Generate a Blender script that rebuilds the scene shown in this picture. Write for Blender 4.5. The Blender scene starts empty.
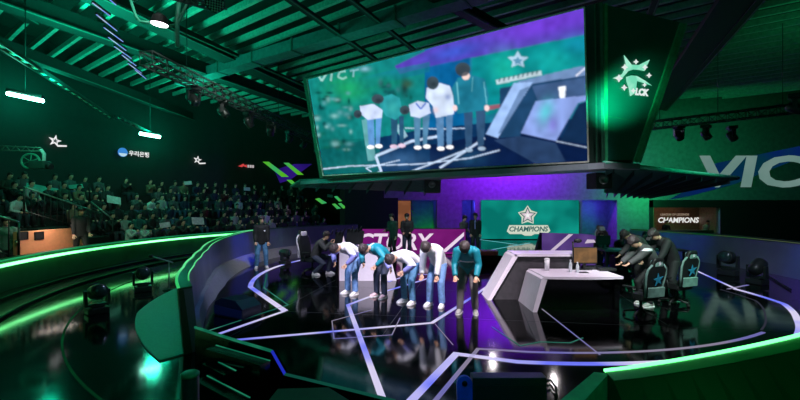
import bpy, bmesh, math, random
import numpy as np
from mathutils import Vector, Matrix
random.seed(7)
V = Vector
PI = math.pi
D = bpy.data
COL = bpy.context.scene.collection
CAMZ, FPX, HY = 2.18, 400.0, 204.0

def P(x, y, Y):                       # a point of the place at depth Y
    return V(((x - 400) * Y / FPX, Y, CAMZ + (HY - y) * Y / FPX))
def F(x, y, z=0.0):                   # a point of the horizontal plane at height z
    Y = FPX * (CAMZ - z) / (y - HY)
    return V(((x - 400) * Y / FPX, Y, z))
def lin(c):
    return c / 12.92 if c <= 0.04045 else ((c + 0.055) / 1.055) ** 2.4
def S(r, g, b):                       # 0-255 display colour
    return (lin(r / 255), lin(g / 255), lin(b / 255), 1.0)

# ------------------------------------------------------------------ materials
MATS = {}
def pm(name, rgb, rough=0.5, metal=0.0, var=0.2, scale=9.0, bump=0.0, spec=None, emis=None, es=0.0, ior=None):
    if name in MATS: return MATS[name]
    m = D.materials.new(name); m.use_nodes = True
    nt = m.node_tree; b = nt.nodes['Principled BSDF']
    c = S(*rgb)
    tc = nt.nodes.new('ShaderNodeTexCoord')
    nz = nt.nodes.new('ShaderNodeTexNoise'); nz.inputs['Scale'].default_value = scale; nz.inputs['Detail'].default_value = 3
    nt.links.new(tc.outputs['Object'], nz.inputs['Vector'])
    rp = nt.nodes.new('ShaderNodeValToRGB')
    rp.color_ramp.elements[0].position = 0.3; rp.color_ramp.elements[1].position = 0.7
    rp.color_ramp.elements[0].color = tuple(x * (1 - var) for x in c[:3]) + (1,)
    rp.color_ramp.elements[1].color = tuple(min(1, x * (1 + var)) for x in c[:3]) + (1,)
    nt.links.new(nz.outputs['Fac'], rp.inputs['Fac'])
    nt.links.new(rp.outputs['Color'], b.inputs['Base Color'])
    b.inputs['Roughness'].default_value = rough; b.inputs['Metallic'].default_value = metal
    if spec is not None: b.inputs['Specular IOR Level'].default_value = spec
    if ior: b.inputs['IOR'].default_value = ior
    if bump:
        bp = nt.nodes.new('ShaderNodeBump'); bp.inputs['Strength'].default_value = bump; bp.inputs['Distance'].default_value = 0.02
        nt.links.new(nz.outputs['Fac'], bp.inputs['Height']); nt.links.new(bp.outputs['Normal'], b.inputs['Normal'])
    if emis:
        b.inputs['Emission Color'].default_value = S(*emis); b.inputs['Emission Strength'].default_value = es
    MATS[name] = m
    return m
def em(name, rgb, s=1.0, rgb2=None, scale=0.6):       # something that gives light
    if name in MATS: return MATS[name]
    m = D.materials.new(name); m.use_nodes = True
    nt = m.node_tree; nt.nodes.remove(nt.nodes['Principled BSDF'])
    e = nt.nodes.new('ShaderNodeEmission'); e.inputs['Strength'].default_value = s
    e.inputs['Color'].default_value = S(*rgb)
    if rgb2:
        tc = nt.nodes.new('ShaderNodeTexCoord')
        nz = nt.nodes.new('ShaderNodeTexNoise'); nz.inputs['Scale'].default_value = scale
        rp = nt.nodes.new('ShaderNodeValToRGB')
        rp.color_ramp.elements[0].position = 0.42; rp.color_ramp.elements[1].position = 0.62
        rp.color_ramp.elements[0].color = S(*rgb); rp.color_ramp.elements[1].color = S(*rgb2)
        nt.links.new(tc.outputs['Object'], nz.inputs['Vector'])
        nt.links.new(nz.outputs['Fac'], rp.inputs['Fac']); nt.links.new(rp.outputs['Color'], e.inputs['Color'])
    nt.links.new(e.outputs['Emission'], nt.nodes['Material Output'].inputs['Surface'])
    MATS[name] = m
    return m

# ------------------------------------------------------------------ mesh builder
class MB:
    def __init__(s): s.v = []; s.f = []; s.m = []; s.smooth = []
    def add(s, vs, fs, mi=0, sm=False):
        o = len(s.v); s.v += [tuple(v) for v in vs]
        for f in fs: s.f.append(tuple(i + o for i in f)); s.m.append(mi); s.smooth.append(sm)
        return s
    def box(s, c, size, R=None, mi=0, bev=0.0):
        c = V(c); x, y, z = (d / 2 for d in size)
        if bev <= 0:
            vs = [V((i * x, j * y, k * z)) for i in (-1, 1) for j in (-1, 1) for k in (-1, 1)]
            fs = [(0, 1, 3, 2), (4, 6, 7, 5), (0, 4, 5, 1), (2, 3, 7, 6), (0, 2, 6, 4), (1, 5, 7, 3)]
        else:
            bm = bmesh.new(); bmesh.ops.create_cube(bm, size=1)
            for v in bm.verts: v.co = V((v.co.x * size[0], v.co.y * size[1], v.co.z * size[2]))
            bmesh.ops.bevel(bm, geom=bm.edges[:], offset=min(bev, min(size) * .45), segments=2, affect='EDGES', profile=.6)
            bm.verts.index_update()
            vs = [v.co.copy() for v in bm.verts]; fs = [tuple(v.index for v in f.verts) for f in bm.faces]; bm.free()
        if R is not None: vs = [R @ v for v in vs]
        return s.add([v + c for v in vs], fs, mi)
    def hexa(s, b, t, mi=0):           # four bottom and four top corners
        vs = list(b) + list(t); n = len(b)
        fs = [tuple(reversed(range(n))), tuple(range(n, 2 * n))] + [(i, (i + 1) % n, n + (i + 1) % n, n + i) for i in range(n)]
        return s.add(vs, fs, mi)
    def prism(s, poly, d, mi=0):       # a planar 3D polygon pushed along d
        return s.hexa([V(p) for p in poly], [V(p) + V(d) for p in poly], mi)
    def ring(s, rings, mi=0, cap=True, closed=False, sm=True):
        n = len(rings[0]); vs = [p for r in rings for p in r]; fs = []
        k = len(rings)
        for i in range(k if closed else k - 1):
            a, b = i * n, ((i + 1) % k) * n
            for j in range(n): fs.append((a + j, a + (j + 1) % n, b + (j + 1) % n, b + j))
        if cap and not closed: fs += [tuple(reversed(range(n))), tuple(range((k - 1) * n, k * n))]
        return s.add(vs, fs, mi, sm)
    def tube(s, pts, r, n=8, mi=0, closed=False):
        pts = [V(p) for p in pts]; rr = r if isinstance(r, (list, tuple)) else [r] * len(pts)
        rings = []; up = None
        for i, p in enumerate(pts):
            a = pts[i - 1] if (i > 0 or closed) else p; b = pts[(i + 1) % len(pts)] if (i < len(pts) - 1 or closed) else p
            t = (b - a).normalized()
            if up is None:
                up = V((0, 0, 1)) if abs(t.z) < .9 else V((1, 0, 0))
            u = t.cross(up)
            if u.length < 1e-5: u = t.cross(V((0, 1, 0.1)))
            u.normalize(); w = u.cross(t).normalized(); up = w
            rings.append([p + rr[i] * (math.cos(2 * PI * k / n) * u + math.sin(2 * PI * k / n) * w) for k in range(n)])
        return s.ring(rings, mi, True, closed)
    def bar(s, a, b, w, h, mi=0):
        a, b = V(a), V(b); t = (b - a).normalized(); up = V((0, 0, 1)) if abs(t.z) < .95 else V((1, 0, 0))
        u = t.cross(up).normalized() * w / 2; q = u.cross(t).normalized() * h / 2
        return s.hexa([a - u - q, a + u - q, a + u + q, a - u + q], [b - u - q, b + u - q, b + u + q, b - u + q], mi)
    def lathe(s, prof, c=(0, 0, 0), ax=None, n=20, mi=0):   # prof (radius, height)
        c = V(c); R = V((0, 0, 1)).rotation_difference(V(ax)).to_matrix() if ax is not None else Matrix.Identity(3)
        rings = [[c + R @ V((max(r, 1e-4) * math.cos(2 * PI * k / n), max(r, 1e-4) * math.sin(2 * PI * k / n), z)) for k in range(n)] for r, z in prof]
        return s.ring(rings, mi)
    def ell(s, c, rad, R=None, n=14, k=9, mi=0):
        c = V(c); rings = []
        for i in range(1, k):
            th = PI * i / k
            rings.append([V((rad[0] * math.sin(th) * math.cos(2 * PI * j / n), rad[1] * math.sin(th) * math.sin(2 * PI * j / n), -rad[2] * math.cos(th))) for j in range(n)])
        rings = [[c + (R @ p if R is not None else p) for p in r] for r in rings]
        return s.ring(rings, mi)
    def build(s, name, mats, parent=None, loc=None):
        me = D.meshes.new(name)
        off = ORG.get(parent.name, V((0, 0, 0))) if parent is not None else (V(loc) if loc is not None else V((0, 0, 0)))
        me.from_pydata([tuple(V(v) - off) for v in s.v], [], s.f)
        for m in (mats if isinstance(mats, (list, tuple)) else [mats]): me.materials.append(m)
        for p, mi, sm in zip(me.polygons, s.m, s.smooth): p.material_index = mi; p.use_smooth = sm
        bm = bmesh.new(); bm.from_mesh(me); bmesh.ops.recalc_face_normals(bm, faces=bm.faces[:]); bm.to_mesh(me); bm.free()
        return link(name, me, parent, loc)
ORG = {}
def link(name, me, parent=None, loc=None):
    o = D.objects.new(name, me); COL.objects.link(o)
    if parent is not None: o.parent = parent; ORG[o.name] = ORG.get(parent.name, V((0, 0, 0)))
    elif loc is not None: o.location = V(loc); ORG[o.name] = V(loc)
    return o
def tag(o, label=None, cat=None, group=None, kind=None):
    for k, v in (('label', label), ('category', cat), ('group', group), ('kind', kind)):
        if v: o[k] = v
    return o
def thing(name, label, cat, loc=(0, 0, 0), rz=None, group=None):   # rz given: its parts are in its own frame
    o = D.objects.new(name, None); COL.objects.link(o); o.location = V(loc)
    o.empty_display_size = .2
    if rz is None: ORG[o.name] = V(loc)
    else: o.rotation_euler.z = rz; ORG[o.name] = V((0, 0, 0))
    return tag(o, label, cat, group)
def struct(o): return tag(o, kind='structure')
KIDS = {}
def copy_tree(o, parent=None):
    c = o.copy(); COL.objects.link(c)
    if parent is not None: c.parent = parent
    for ch in list(o.children): copy_tree(ch, c)
    return c

def mesh_eval(me, mods):
    o = D.objects.new('tmp', me); COL.objects.link(o)
    for typ, kw in mods:
        m = o.modifiers.new('m', typ)
        for k, v in kw.items(): setattr(m, k, v)
    bpy.context.view_layer.update()
    r = D.meshes.new_from_object(o.evaluated_get(bpy.context.evaluated_depsgraph_get()))
    D.objects.remove(o); return r
def rawmesh(mb, mats):
    me = D.meshes.new('raw'); me.from_pydata([tuple(v) for v in mb.v], [], mb.f)
    for m in mats: me.materials.append(m)
    bm = bmesh.new(); bm.from_mesh(me); bmesh.ops.recalc_face_normals(bm, faces=bm.faces[:]); bm.to_mesh(me); bm.free()
    return me
def fused(mb, mats, vox=.018, it=5, colour=None):      # one continuous skin over overlapping volumes
    r = mesh_eval(rawmesh(mb, mats), [('REMESH', dict(mode='VOXEL', voxel_size=vox)), ('SMOOTH', dict(factor=.5, iterations=it))])
    r.materials.clear()
    for m in mats: r.materials.append(m)
    for p in r.polygons:
        p.use_smooth = True; p.material_index = colour(p.center) if colour else 0
    return r
def text_mesh(body, size, u, v, o, mats, name, parent, shear=0.0, bold=0.0, ext=.004, align='LEFT', space=1.0, sx=1.0):
    c = D.curves.new('t', 'FONT'); c.body = body; c.size = size; c.shear = shear; c.offset = bold; c.extrude = ext
    c.align_x = align; c.space_character = space; c.resolution_u = 3
    ob = D.objects.new('tmp', c); COL.objects.link(ob); bpy.context.view_layer.update()
    me = D.meshes.new_from_object(ob.evaluated_get(bpy.context.evaluated_depsgraph_get())); D.objects.remove(ob)
    u, v = V(u).normalized(), V(v).normalized(); n = u.cross(v).normalized()
    off = ORG.get(parent.name, V((0, 0, 0)))
    M = Matrix(((u.x, v.x, n.x), (u.y, v.y, n.y), (u.z, v.z, n.z)))
    for w in me.vertices: w.co = M @ V((w.co.x * sx, w.co.y, w.co.z)) + V(o) - off
    me.materials.clear(); me.materials.append(mats)
    for p in me.polygons: p.material_index = 0
    return link(name, me, parent)
def lamp(kind, loc, energy, rgb, aim=None, size=.3, spot=None, blend=.5, size_y=None):
    l = D.lights.new('stage_light', kind); l.energy = energy; l.color = S(*rgb)[:3]
    if kind == 'AREA':
        l.size = size
        if size_y: l.shape = 'RECTANGLE'; l.size_y = size_y
    elif kind in ('POINT', 'SPOT'): l.shadow_soft_size = size
    if kind == 'SPOT': l.spot_size = math.radians(spot); l.spot_blend = blend
    o = D.objects.new('stage_light', l); COL.objects.link(o); o.location = V(loc)  # this name also covers added fill lamps that have no fixture
    if aim is not None: o.rotation_euler = (V(aim) - V(loc)).to_track_quat('-Z', 'Y').to_euler()
    return o

# the stage circle
CX, CY = 2.65, 12.9
def ARC(R, deg, z=0.0):
    a = math.radians(deg); return V((CX + R * math.cos(a), CY + R * math.sin(a), z))
def arcs(R, a0, a1, z=0.0, n=40): return [ARC(R, a0 + (a1 - a0) * i / n, z) for i in range(n + 1)]
def ribbon(mb, pts, w, z0=.001, z1=.006, mi=0, closed=False):     # a flat strip along a floor polyline
    pts = [V((p[0], p[1], 0)) for p in pts]; L, R_ = [], []
    for i, p in enumerate(pts):
        a = pts[max(i - 1, 0)]; b = pts[min(i + 1, len(pts) - 1)]
        if 0 < i < len(pts) - 1:
            d0 = (p - a).normalized(); d1 = (b - p).normalized(); t = (d0 + d1).normalized(); k = 1 / max(.35, t.dot(d1))
        else: t = (b - a).normalized(); k = 1
        n = V((-t.y, t.x, 0)) * w / 2 * k; L.append(p + n); R_.append(p - n)
    for i in range(len(pts) - 1):
        q = [L[i], L[i + 1], R_[i + 1], R_[i]]
        mb.hexa([V((p.x, p.y, z0)) for p in q], [V((p.x, p.y, z1)) for p in q], mi)
    return mb
# ------------------------------------------------------------------ people
def ik(a, b, l1, l2, pole):
    a, b = V(a), V(b); d = b - a; L = d.length
    if L > (l1 + l2) * .998: d = d * ((l1 + l2) * .998 / L); L = d.length; b = a + d
    x = (l1 * l1 - l2 * l2 + L * L) / (2 * L); h = math.sqrt(max(l1 * l1 - x * x, 0))
    n = d.normalized(); p = V(pole) - V(pole).dot(n) * n; p.normalize()
    return a + n * x + p * h, b
def loft(mb, secs, n=14, mi=0):        # (centre, lateral, front, half width, half depth)
    mb.ring([[V(c) + math.cos(2 * PI * k / n) * ru * V(u) + math.sin(2 * PI * k / n) * rv * V(w) for k in range(n)] for c, u, w, ru, rv in secs], mi)
def limb(mb, pts, rads, n=10, sub=3):
    P_, R_ = [], []
    for i in range(len(pts) - 1):
        for j in range(sub):
            t = j / sub; P_.append(V(pts[i]).lerp(V(pts[i + 1]), t)); R_.append(rads[i] * (1 - t) + rads[i + 1] * t)
    P_.append(V(pts[-1])); R_.append(rads[-1]); mb.tube(P_, R_, n)
def pose(lean=0, curl=0, head=0, pelvis=(0, 0, .93), lh=None, rh=None, lf=None, rf=None, yaw=0, roll=0, kneeL=(0, -1, 0), kneeR=(0, -1, 0), elbow=(0, 1, -.2)):
    """Body frame: faces -Y, its left hand at +X. Angles in degrees; lean of the lower back, curl on top of it, head pitch on top of that."""
    J = {}; p = V(pelvis); X = V((1, 0, 0))
    def d(a):
        a = math.radians(a); v = V((math.sin(math.radians(roll)) * math.cos(a), -math.sin(a), math.cos(a))); return v.normalized()
    def w(a):
        a = math.radians(a); return V((0, -math.cos(a), -math.sin(a)))
    A = [lean * .55, lean * .85, lean + curl * .4, lean + curl, lean + curl + head * .5, lean + curl + head]
    s = [p - d(A[0]) * .06, p + d(A[0]) * .04]
    for k, L in ((1, .15), (2, .17), (3, .14)): s.append(s[-1] + d(A[k]) * L)
    neck = s[-1] + d(A[3]) * .05; hb = neck + d(A[4]) * .085; hc = hb + d(A[5]) * .10 + w(A[5]) * .02
    J.update(sp=s, neck=neck, hb=hb, hc=hc, A=A, w=[w(a) for a in A], d=[d(a) for a in A])
    yw = math.radians(yaw); J['hu'] = V((math.cos(yw), math.sin(yw), 0)) if abs(yaw) > .1 else X
    hf = w(A[5]); J['hf'] = (hf + V((math.sin(yw) * 1.0, 0, 0))).normalized() if abs(yaw) > .1 else hf
    J['hd'] = d(A[5]); J['hu'] = J['hd'].cross(J['hf']).normalized() * -1
    if J['hu'].x < 0: J['hu'] = -J['hu']
    sh = s[-1] - d(A[3]) * .01
    for sd, hand, foot, kn, tg in ((1, lh, lf, kneeL, 'L'), (-1, rh, rf, kneeR, 'R')):
        S0 = sh + X * sd * .175; hand = V(hand) if hand is not None else S0 + V((sd * .06, -.03, -.54))
        e, h = ik(S0, hand, .285, .265, V(elbow) + V((sd * .35, 0, 0)))
        H0 = p + X * sd * .09 - d(A[0]) * .02; foot = V(foot) if foot is not None else V((sd * .11, 0, .085))
        k, f = ik(H0, foot, .43, .425, V(kn) + V((sd * .12, 0, 0)))
        J['S' + tg], J['E' + tg], J['W' + tg], J['H' + tg], J['K' + tg], J['F' + tg] = S0, e, h, H0, k, f
    return J
def head_parts(mb, J):
    c, u, f, d = J['hc'], J['hu'], J['hf'], J['hd']
    def q(x, y, z): return c + u * x + f * y + d * z
    secs = [(q(0, .035, -.118), u, f, .028, .03), (q(0, .025, -.10), u, f, .048, .062), (q(0, .012, -.06), u, f, .062, .082), (q(0, .004, -.01), u, f, .071, .092),
            (q(0, 0, .04), u, f, .074, .094), (q(0, -.004, .08), u, f, .062, .08), (q(0, -.006, .105), u, f, .035, .05), (q(0, -.006, .115), u, f, .01, .015)]
    loft(mb, secs, 16)
    loft(mb, [(q(0, .088, .012), u, f, .008, .01), (q(0, .1, -.012), u, f, .012, .014), (q(0, .1, -.028), u, f, .016, .016), (q(0, .09, -.036), u, f, .008, .01)], 8)   # nose
    for s in (-1, 1): loft(mb, [(q(s * .068, -.008, -.035), u, f, .008, .012), (q(s * .078, -.012, -.008), u, f, .01, .02), (q(s * .078, -.012, .02), u, f, .008, .018)], 8)   # ears
    loft(mb, [(q(0, .088, -.066), u, f, .018, .008), (q(0, .09, -.06), u, f, .02, .012), (q(0, .088, -.054), u, f, .016, .008)], 8)   # lips
    return q
def hand_mesh(mb, W, E, curl=25, palm=(0, -1, 0), side=1):
    """palm, four unequal bent fingers and a thumb from the side of the palm"""
    d = (W - E).normalized(); n = V(palm) - V(palm).dot(d) * d
    if n.length < .1: n = V((side, .2, 0)) - V((side, .2, 0)).dot(d) * d
    n.normalize(); u = d.cross(n).normalized()
    loft(mb, [(W - d * .02, u, n, .026, .02), (W + d * .02, u, n, .032, .016), (W + d * .06, u, n, .041, .016), (W + d * .092, u, n, .038, .013)], 10)
    for i, (o, L) in enumerate(((-.03, .07), (-.01, .08), (.01, .076), (.03, .06))):
        b = W + d * .075 + u * o; a = math.radians(curl); pts = [b]
        for j, fr in enumerate((.35, .4, .32)):
            ang = a * (j + .4); pts.append(pts[-1] + (d * math.cos(ang) + n * math.sin(ang)) * L * fr)
        mb.tube(pts, [.0095, .009, .008, .006], 6)
    t0 = W + d * .025 - u * .026
    mb.tube([t0, t0 + (d * .6 - u * .7 + n * .25) * .035, t0 + (d * .9 - u * .7 + n * .45) * .06, t0 + (d * 1.0 - u * .55 + n * .6) * .078], [.013, .011, .0095, .007], 6)
def person(label, loc, rz, J, jacket, trousers, shoes, hair, cat='person', group=None, jcol=None, skin=None, sc=1.0, cap=False, long=False, detail=True, palm=(0, -1, 0), mask=None, collar=None, sitting=False):
    skin = skin or pm('skin', (214, 168, 142), .5, var=.08)
    root = thing('person', label, cat, loc, rz, group); root.scale = (sc, sc, sc)
    X = V((1, 0, 0)); sp, w = J['sp'], J['w']
    b = MB()
    loft(b, [(sp[0], X, w[0], .12, .09), (sp[1], X, w[0], .13, .095), (sp[2], X, w[1], .125, .09), (sp[3], X, w[2], .145, .1), (sp[4], X, w[3], .155, .085), (J['neck'], X, w[3], .06, .055)])
    limb(b, [sp[4] + J['d'][3] * .01, J['neck'], J['hb'] + J['hd'] * .02], [.062, .055, .052])
    for t in 'LR':
        limb(b, [J['S' + t], J['E' + t], J['W' + t]], [.05, .038, .026]); limb(b, [J['H' + t], J['K' + t], J['F' + t]], [.08, .055, .038])
        limb(b, [J['F' + t], J['F' + t] + V((0, -.1, -.045))], [.036, .028])
    q = head_parts(b, J)
    me = fused(b, [skin], .0135, 2)
    body = link('body', me, root)
    hb = MB(); eb = MB()
    for t, s in (('L', 1), ('R', -1)): hand_mesh(hb, J['W' + t], J['E' + t], 28, palm, s)
    hm = rawmesh(hb, [skin])
    bm = bmesh.new(); bm.from_mesh(me); bm.from_mesh(hm)
    for f in bm.faces: f.smooth = True
    bm.to_mesh(me); bm.free()
    if detail and not mask:
        for s in (-1, 1):
            eb = MB(); eb.ell(q(s * .032, .082, .012), (.013, .01, .007), None, 8, 5); eb.build('eye', pm('eye_dark', (28, 22, 20), .3), body)
            bb = MB(); bb.bar(q(s * .018, .093, .036), q(s * .048, .08, .034), .008, .008); bb.build('eyebrow', hair, body)
    # hair: a closed cap of locks over crown, back and sides, open at the face
    h = MB(); u, f, d = J['hu'], J['hf'], J['hd']
    loft(h, [(q(0, -.05, -.06 if not long else -.16), u, f, .075, .055), (q(0, -.045, -.03), u, f, .094, .074), (q(0, -.03, .015), u, f, .102, .096), (q(0, -.016, .06), u, f, .104, .114), (q(0, -.01, .105), u, f, .088, .1), (q(0, -.006, .142), u, f, .05, .06), (q(0, -.004, .15), u, f, .015, .02)], 16)
    rnd = random.Random(sum(map(ord, label)))
    for k in range(16):
        a = 2 * PI * k / 16; h.ell(q(.084 * math.cos(a), .088 * math.sin(a) - .014, .072 + rnd.uniform(-.012, .022)), (.027, .03, .04), None, 7, 5)
    for k in range(5): h.ell(q(-.05 + .025 * k, .094 - abs(k - 2) * .006, .062), (.018, .016, .026), None, 7, 5)
    link('hair', fused(h, [hair], .011, 2), root)
    if cap:
        c = MB(); loft(c, [(q(0, 0, .07), u, f, .094, .112), (q(0, 0, .1), u, f, .088, .104), (q(0, -.005, .135), u, f, .06, .07), (q(0, -.005, .15), u, f, .015, .02)], 16)
        c.hexa([q(-.07, .09, .066), q(.07, .09, .066), q(.05, .19, .058), q(-.05, .19, .058)], [q(-.07, .09, .076), q(.07, .09, .076), q(.05, .19, .068), q(-.05, .19, .068)])
        c.build('cap', cap if not isinstance(cap, bool) else jacket[0], root)
    if mask:
        m = MB(); loft(m, [(q(0, .036, -.115), u, f, .04, .045), (q(0, .04, -.08), u, f, .06, .065), (q(0, .045, -.04), u, f, .066, .064), (q(0, .045, -.01), u, f, .055, .058)], 14); m.build('face_mask', mask, root)
    # jacket
    j = MB(); jm = jacket if isinstance(jacket, (list, tuple)) else [jacket]
    k = .0 if not sitting else .0
    loft(j, [(sp[0] - J['d'][0] * .06, X, w[0], .185, .145), (sp[1], X, w[0], .188, .145), (sp[2], X, w[1], .19, .145), (sp[3], X, w[2], .202, .152), (sp[4] - J['d'][3] * .03, X, w[3], .2, .13), (sp[4] + J['d'][3] * .03, X, w[3], .14, .09), (J['neck'], X, w[3], .085, .075), (J['neck'] + J['d'][4] * .035, X, w[4], .072, .068)], 18)
    for t, s in (('L', 1), ('R', -1)):
        limb(j, [J['S' + t] - X * s * .05, J['S' + t], J['E' + t], J['W' + t].lerp(J['E' + t], .04)], [.086, .09, .076, .054], 12)
    link('jacket', fused(j, jm, .017, 4, jcol), root)
    # trousers
    t_ = MB(); loft(t_, [(sp[0] - V((0, 0, .03)), X, w[0], .15, .11), (sp[0], X, w[0], .158, .118), (sp[1], X, w[0], .15, .11), (sp[1] + J['d'][0] * .06, X, w[0], .14, .1)])
    for t in 'LR':
        e = J['F' + t].lerp(J['K' + t], -.03)
        limb(t_, [J['H' + t], J['K' + t], e], [.108, .082, .07], 12)
    link('trousers', fused(t_, [trousers], .016, 4), root)
    for t, s in (('L', 1), ('R', -1)):
        f0 = J['F' + t]; kd = (J['K' + t] - f0); kd.z = 0
        fw = V((s * .18, -1, 0)).normalized(); lat = V((fw.y, -fw.x, 0)); g = f0.z - .085; Z = V((0, 0, 1))
        sh = MB()
        def sec(y, z0, z1, wd): return (V((f0.x, f0.y, g)) + fw * y + Z * (z0 + z1) / 2, lat, Z, wd, (z1 - z0) / 2)
        loft(sh, [sec(-.085, .004, .07, .025), sec(-.07, 0, .105, .042), sec(-.02, 0, .118, .048), sec(.05, 0, .1, .05), (sec(.12, 0, .075, .053)), sec(.17, 0, .055, .046), sec(.195, .005, .04, .02)], 14)
        so = link('shoe', fused(sh, [shoes], .012, 2), root)
        sl = MB(); pts = [V((f0.x, f0.y, g + .012)) + fw * y + lat * x for y, x in ((-.095, -.02), (-.08, -.044), (.05, -.054), (.13, -.056), (.19, -.036), (.208, 0), (.19, .036), (.13, .056), (.05, .054), (-.08, .044), (-.095, .02))]
        sl.prism([p - Z * .012 for p in pts], Z * .022); sl.build('sole', pm('sole_white', (225, 222, 225), .5), so)
    return root
# ------------------------------------------------------------------ materials of the place
black = pm('matt_black', (14, 16, 17), .6); dark = pm('dark_metal', (26, 30, 31), .42, .3); steel = pm('painted_steel', (60, 72, 70), .5, .2)
gloss = pm('gloss_black', (9, 10, 12), .18, spec=.6); ceil_m = pm('ceiling_deck', (18, 30, 27), .8); purl_m = pm('purlin_paint', (140, 165, 155), .6)
beam_m = pm('lit_edge_and_flange', (70, 92, 86), .7, bump=.1); rubber = pm('rubber', (17, 17, 18), .7)
white_top = pm('desk_laminate', (222, 212, 226), .32, var=.04); plastic_w = pm('white_plastic', (230, 230, 232), .4, var=.03)
led_white = em('led_line', (215, 208, 240), 1.0, (110, 120, 245)); led_soft = em('led_line_dim', (150, 142, 165), .8, (120, 118, 190)); led_green = em('led_green', (88, 232, 120), 4.2, (120, 245, 150), .3); led_rim = em('led_rim', (50, 200, 105), .9, (110, 240, 160), .6)
led_edge = em('led_edge_green', (20, 150, 105), .6, (45, 190, 120), 1.0); led_teal = em('led_line_teal', (30, 110, 95), .7, (70, 150, 130), 1.2)
led_blue = em('led_batten_blue', (120, 150, 240), .9, (175, 200, 240), 3.0)

# ------------------------------------------------------------------ floor
fm = pm('stage_floor', (7, 8, 10), .07, var=.3, scale=3, ior=1.65)
nt = fm.node_tree; b = nt.nodes['Principled BSDF']
tc = nt.nodes.new('ShaderNodeTexCoord'); nz = nt.nodes.new('ShaderNodeTexNoise'); nz.inputs['Scale'].default_value = 2.2; nz.inputs['Detail'].default_value = 5
mr = nt.nodes.new('ShaderNodeMapRange'); mr.inputs['To Min'].default_value = .03; mr.inputs['To Max'].default_value = .14
nt.links.new(tc.outputs['Object'], nz.inputs['Vector']); nt.links.new(nz.outputs['Fac'], mr.inputs['Value']); nt.links.new(mr.outputs['Result'], b.inputs['Roughness'])
m = MB(); m.box((3, 17, -.05), (46, 44, .1)); struct(m.build('floor', fm))
# raised rings of the lower gangway, at the rim of the floor
m = MB()
for R, z in ((11.5, .05), (12.1, .12)):
    o = arcs(12.46, 108, 236, 0, 50); i = arcs(R, 108, 236, 0, 50)
    for k in range(50): m.hexa([i[k], o[k], o[k + 1], i[k + 1]], [p + V((0, 0, z)) for p in (i[k], o[k], o[k + 1], i[k + 1])])
struct(m.build('trim_1', gloss))
m = MB()
for R, z, w in ((10.35, .001, .03), (11.5, .05, .035), (12.1, .12, .02)): ribbon(m, arcs(R, 112, 236, 0, 60), w, z, z + .006)
struct(m.build('trim_2', em('gangway_edge', (10, 84, 48), .3, (24, 140, 78), .5)))
m = MB()
o = [ARC(float(np.interp(a, (194, 212, 232), (8.7, 9.3, 9.5))), a) for a in np.linspace(194, 231, 31)]; i = [ARC(float(np.interp(a, (194, 197, 208, 218, 231), (8.02, 7.95, 8.0, 8.3, 8.95))) + .16, a) for a in np.linspace(194, 231, 31)]
for k in range(30): m.hexa([i[k], o[k], o[k + 1], i[k + 1]], [p + V((0, 0, .02)) for p in (i[k], o[k], o[k + 1], i[k + 1])])
struct(m.build('trim_3', pm('apron_mat', (70, 92, 84), .45, bump=.15, scale=30)))
# panel joints of the stage floor
m = MB()
for x in (-1.6, .9, 3.4, 5.9): ribbon(m, [(x - 1.2, 6.6, 0), (x + 1.3, 19.5, 0)], .012, .0004, .0012)
for y in (7.4, 9.9, 12.4, 15): ribbon(m, [(-3.6, y + .9, 0), (9, y - .9, 0)], .012, .0004, .0012)
struct(m.build('trim_4', pm('floor_joint', (44, 46, 52), .5)))

# ------------------------------------------------------------------ light lines let into the stage floor, each a thing
G_LINE = 'light lines of the stage floor'
def line(px, w, mat, label, z1=.006, group=G_LINE, raw=False):
    q = MB(); ribbon(q, px if raw else [F(x, y) for x, y in px], w, .001, z1)
    return tag(q.build('floor_light_line', mat), label, 'light line', group)
def circ(R, a0, a1, n=70): return arcs(R, a0, a1, 0, n)
def pang(x, y):
    p = F(x, y); return math.degrees(math.atan2(p.y - CY, p.x - CX)) % 360
a_end = 205
line([F(285, 311)] + [p for p in circ(7.0, 200, 122, 50)], .13, led_white, 'curved white light line sweeping in front of the man in the black jacket', raw=True)
line([F(267, 274)] + [F(264, 288), F(288, 305), F(205, 332)], .03, led_teal, 'thin teal light line bent inside the curved white one', raw=True)
line([(285, 311), (190, 344), (432, 323), (471, 298), (488, 286)], .075, led_white, 'white light line folded into a sharp point beside the dark barrier')
line([(397, 425), (383, 400), (348, 305), (380, 293), (420, 281), (445, 273)], .085, led_white, 'broad white light line running away from the camera to the feet of the bowing row')
line([(400, 318), (392, 335), (334, 339), (332, 321), (372, 310)], .02, led_soft, 'thin grey light line bent around the second bowing player\'s reflection')
def ringR(a): return float(np.interp(a, (262, 300, 312, 324, 336), (7.45, 7.45, 7.22, 7.08, 6.5)))
ring_pts = [F(412, 400), F(456, 354)] + [ARC(ringR(262 + 74 * i / 60), 262 + 74 * i / 60) for i in range(61)]
line([F(395, 420)] + ring_pts, .11, led_white, 'broad blue-white ring line curving round the front of the stage', raw=True)
line([F(425, 412), F(436, 400), F(478, 349)] + [ARC(ringR(a) - .4, a) for a in np.linspace(264, 300, 40)], .06, led_soft, 'grey inner ring line parallel to the broad ring', raw=True)
line([ARC(ringR(a) - .45, a) for a in np.linspace(301, 334, 40)], .03, em('led_line_faint', (60, 62, 78), .6), 'faint grey inner arc before the gaming chairs', raw=True)
line([(542, 309), (600, 355)], .022, led_soft, 'thin line from the desk corner down to the ring')
line([(435, 324), (453, 345)], .014, led_soft, 'short thin line below the fourth bowing player')
line([(697, 271), (736, 289)], .07, led_white, 'short blue-white line between the gaming chairs and the stage lights')
line([(728, 289), (748, 285)], .06, led_soft, 'short stub of light line before the black moving head')
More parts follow.
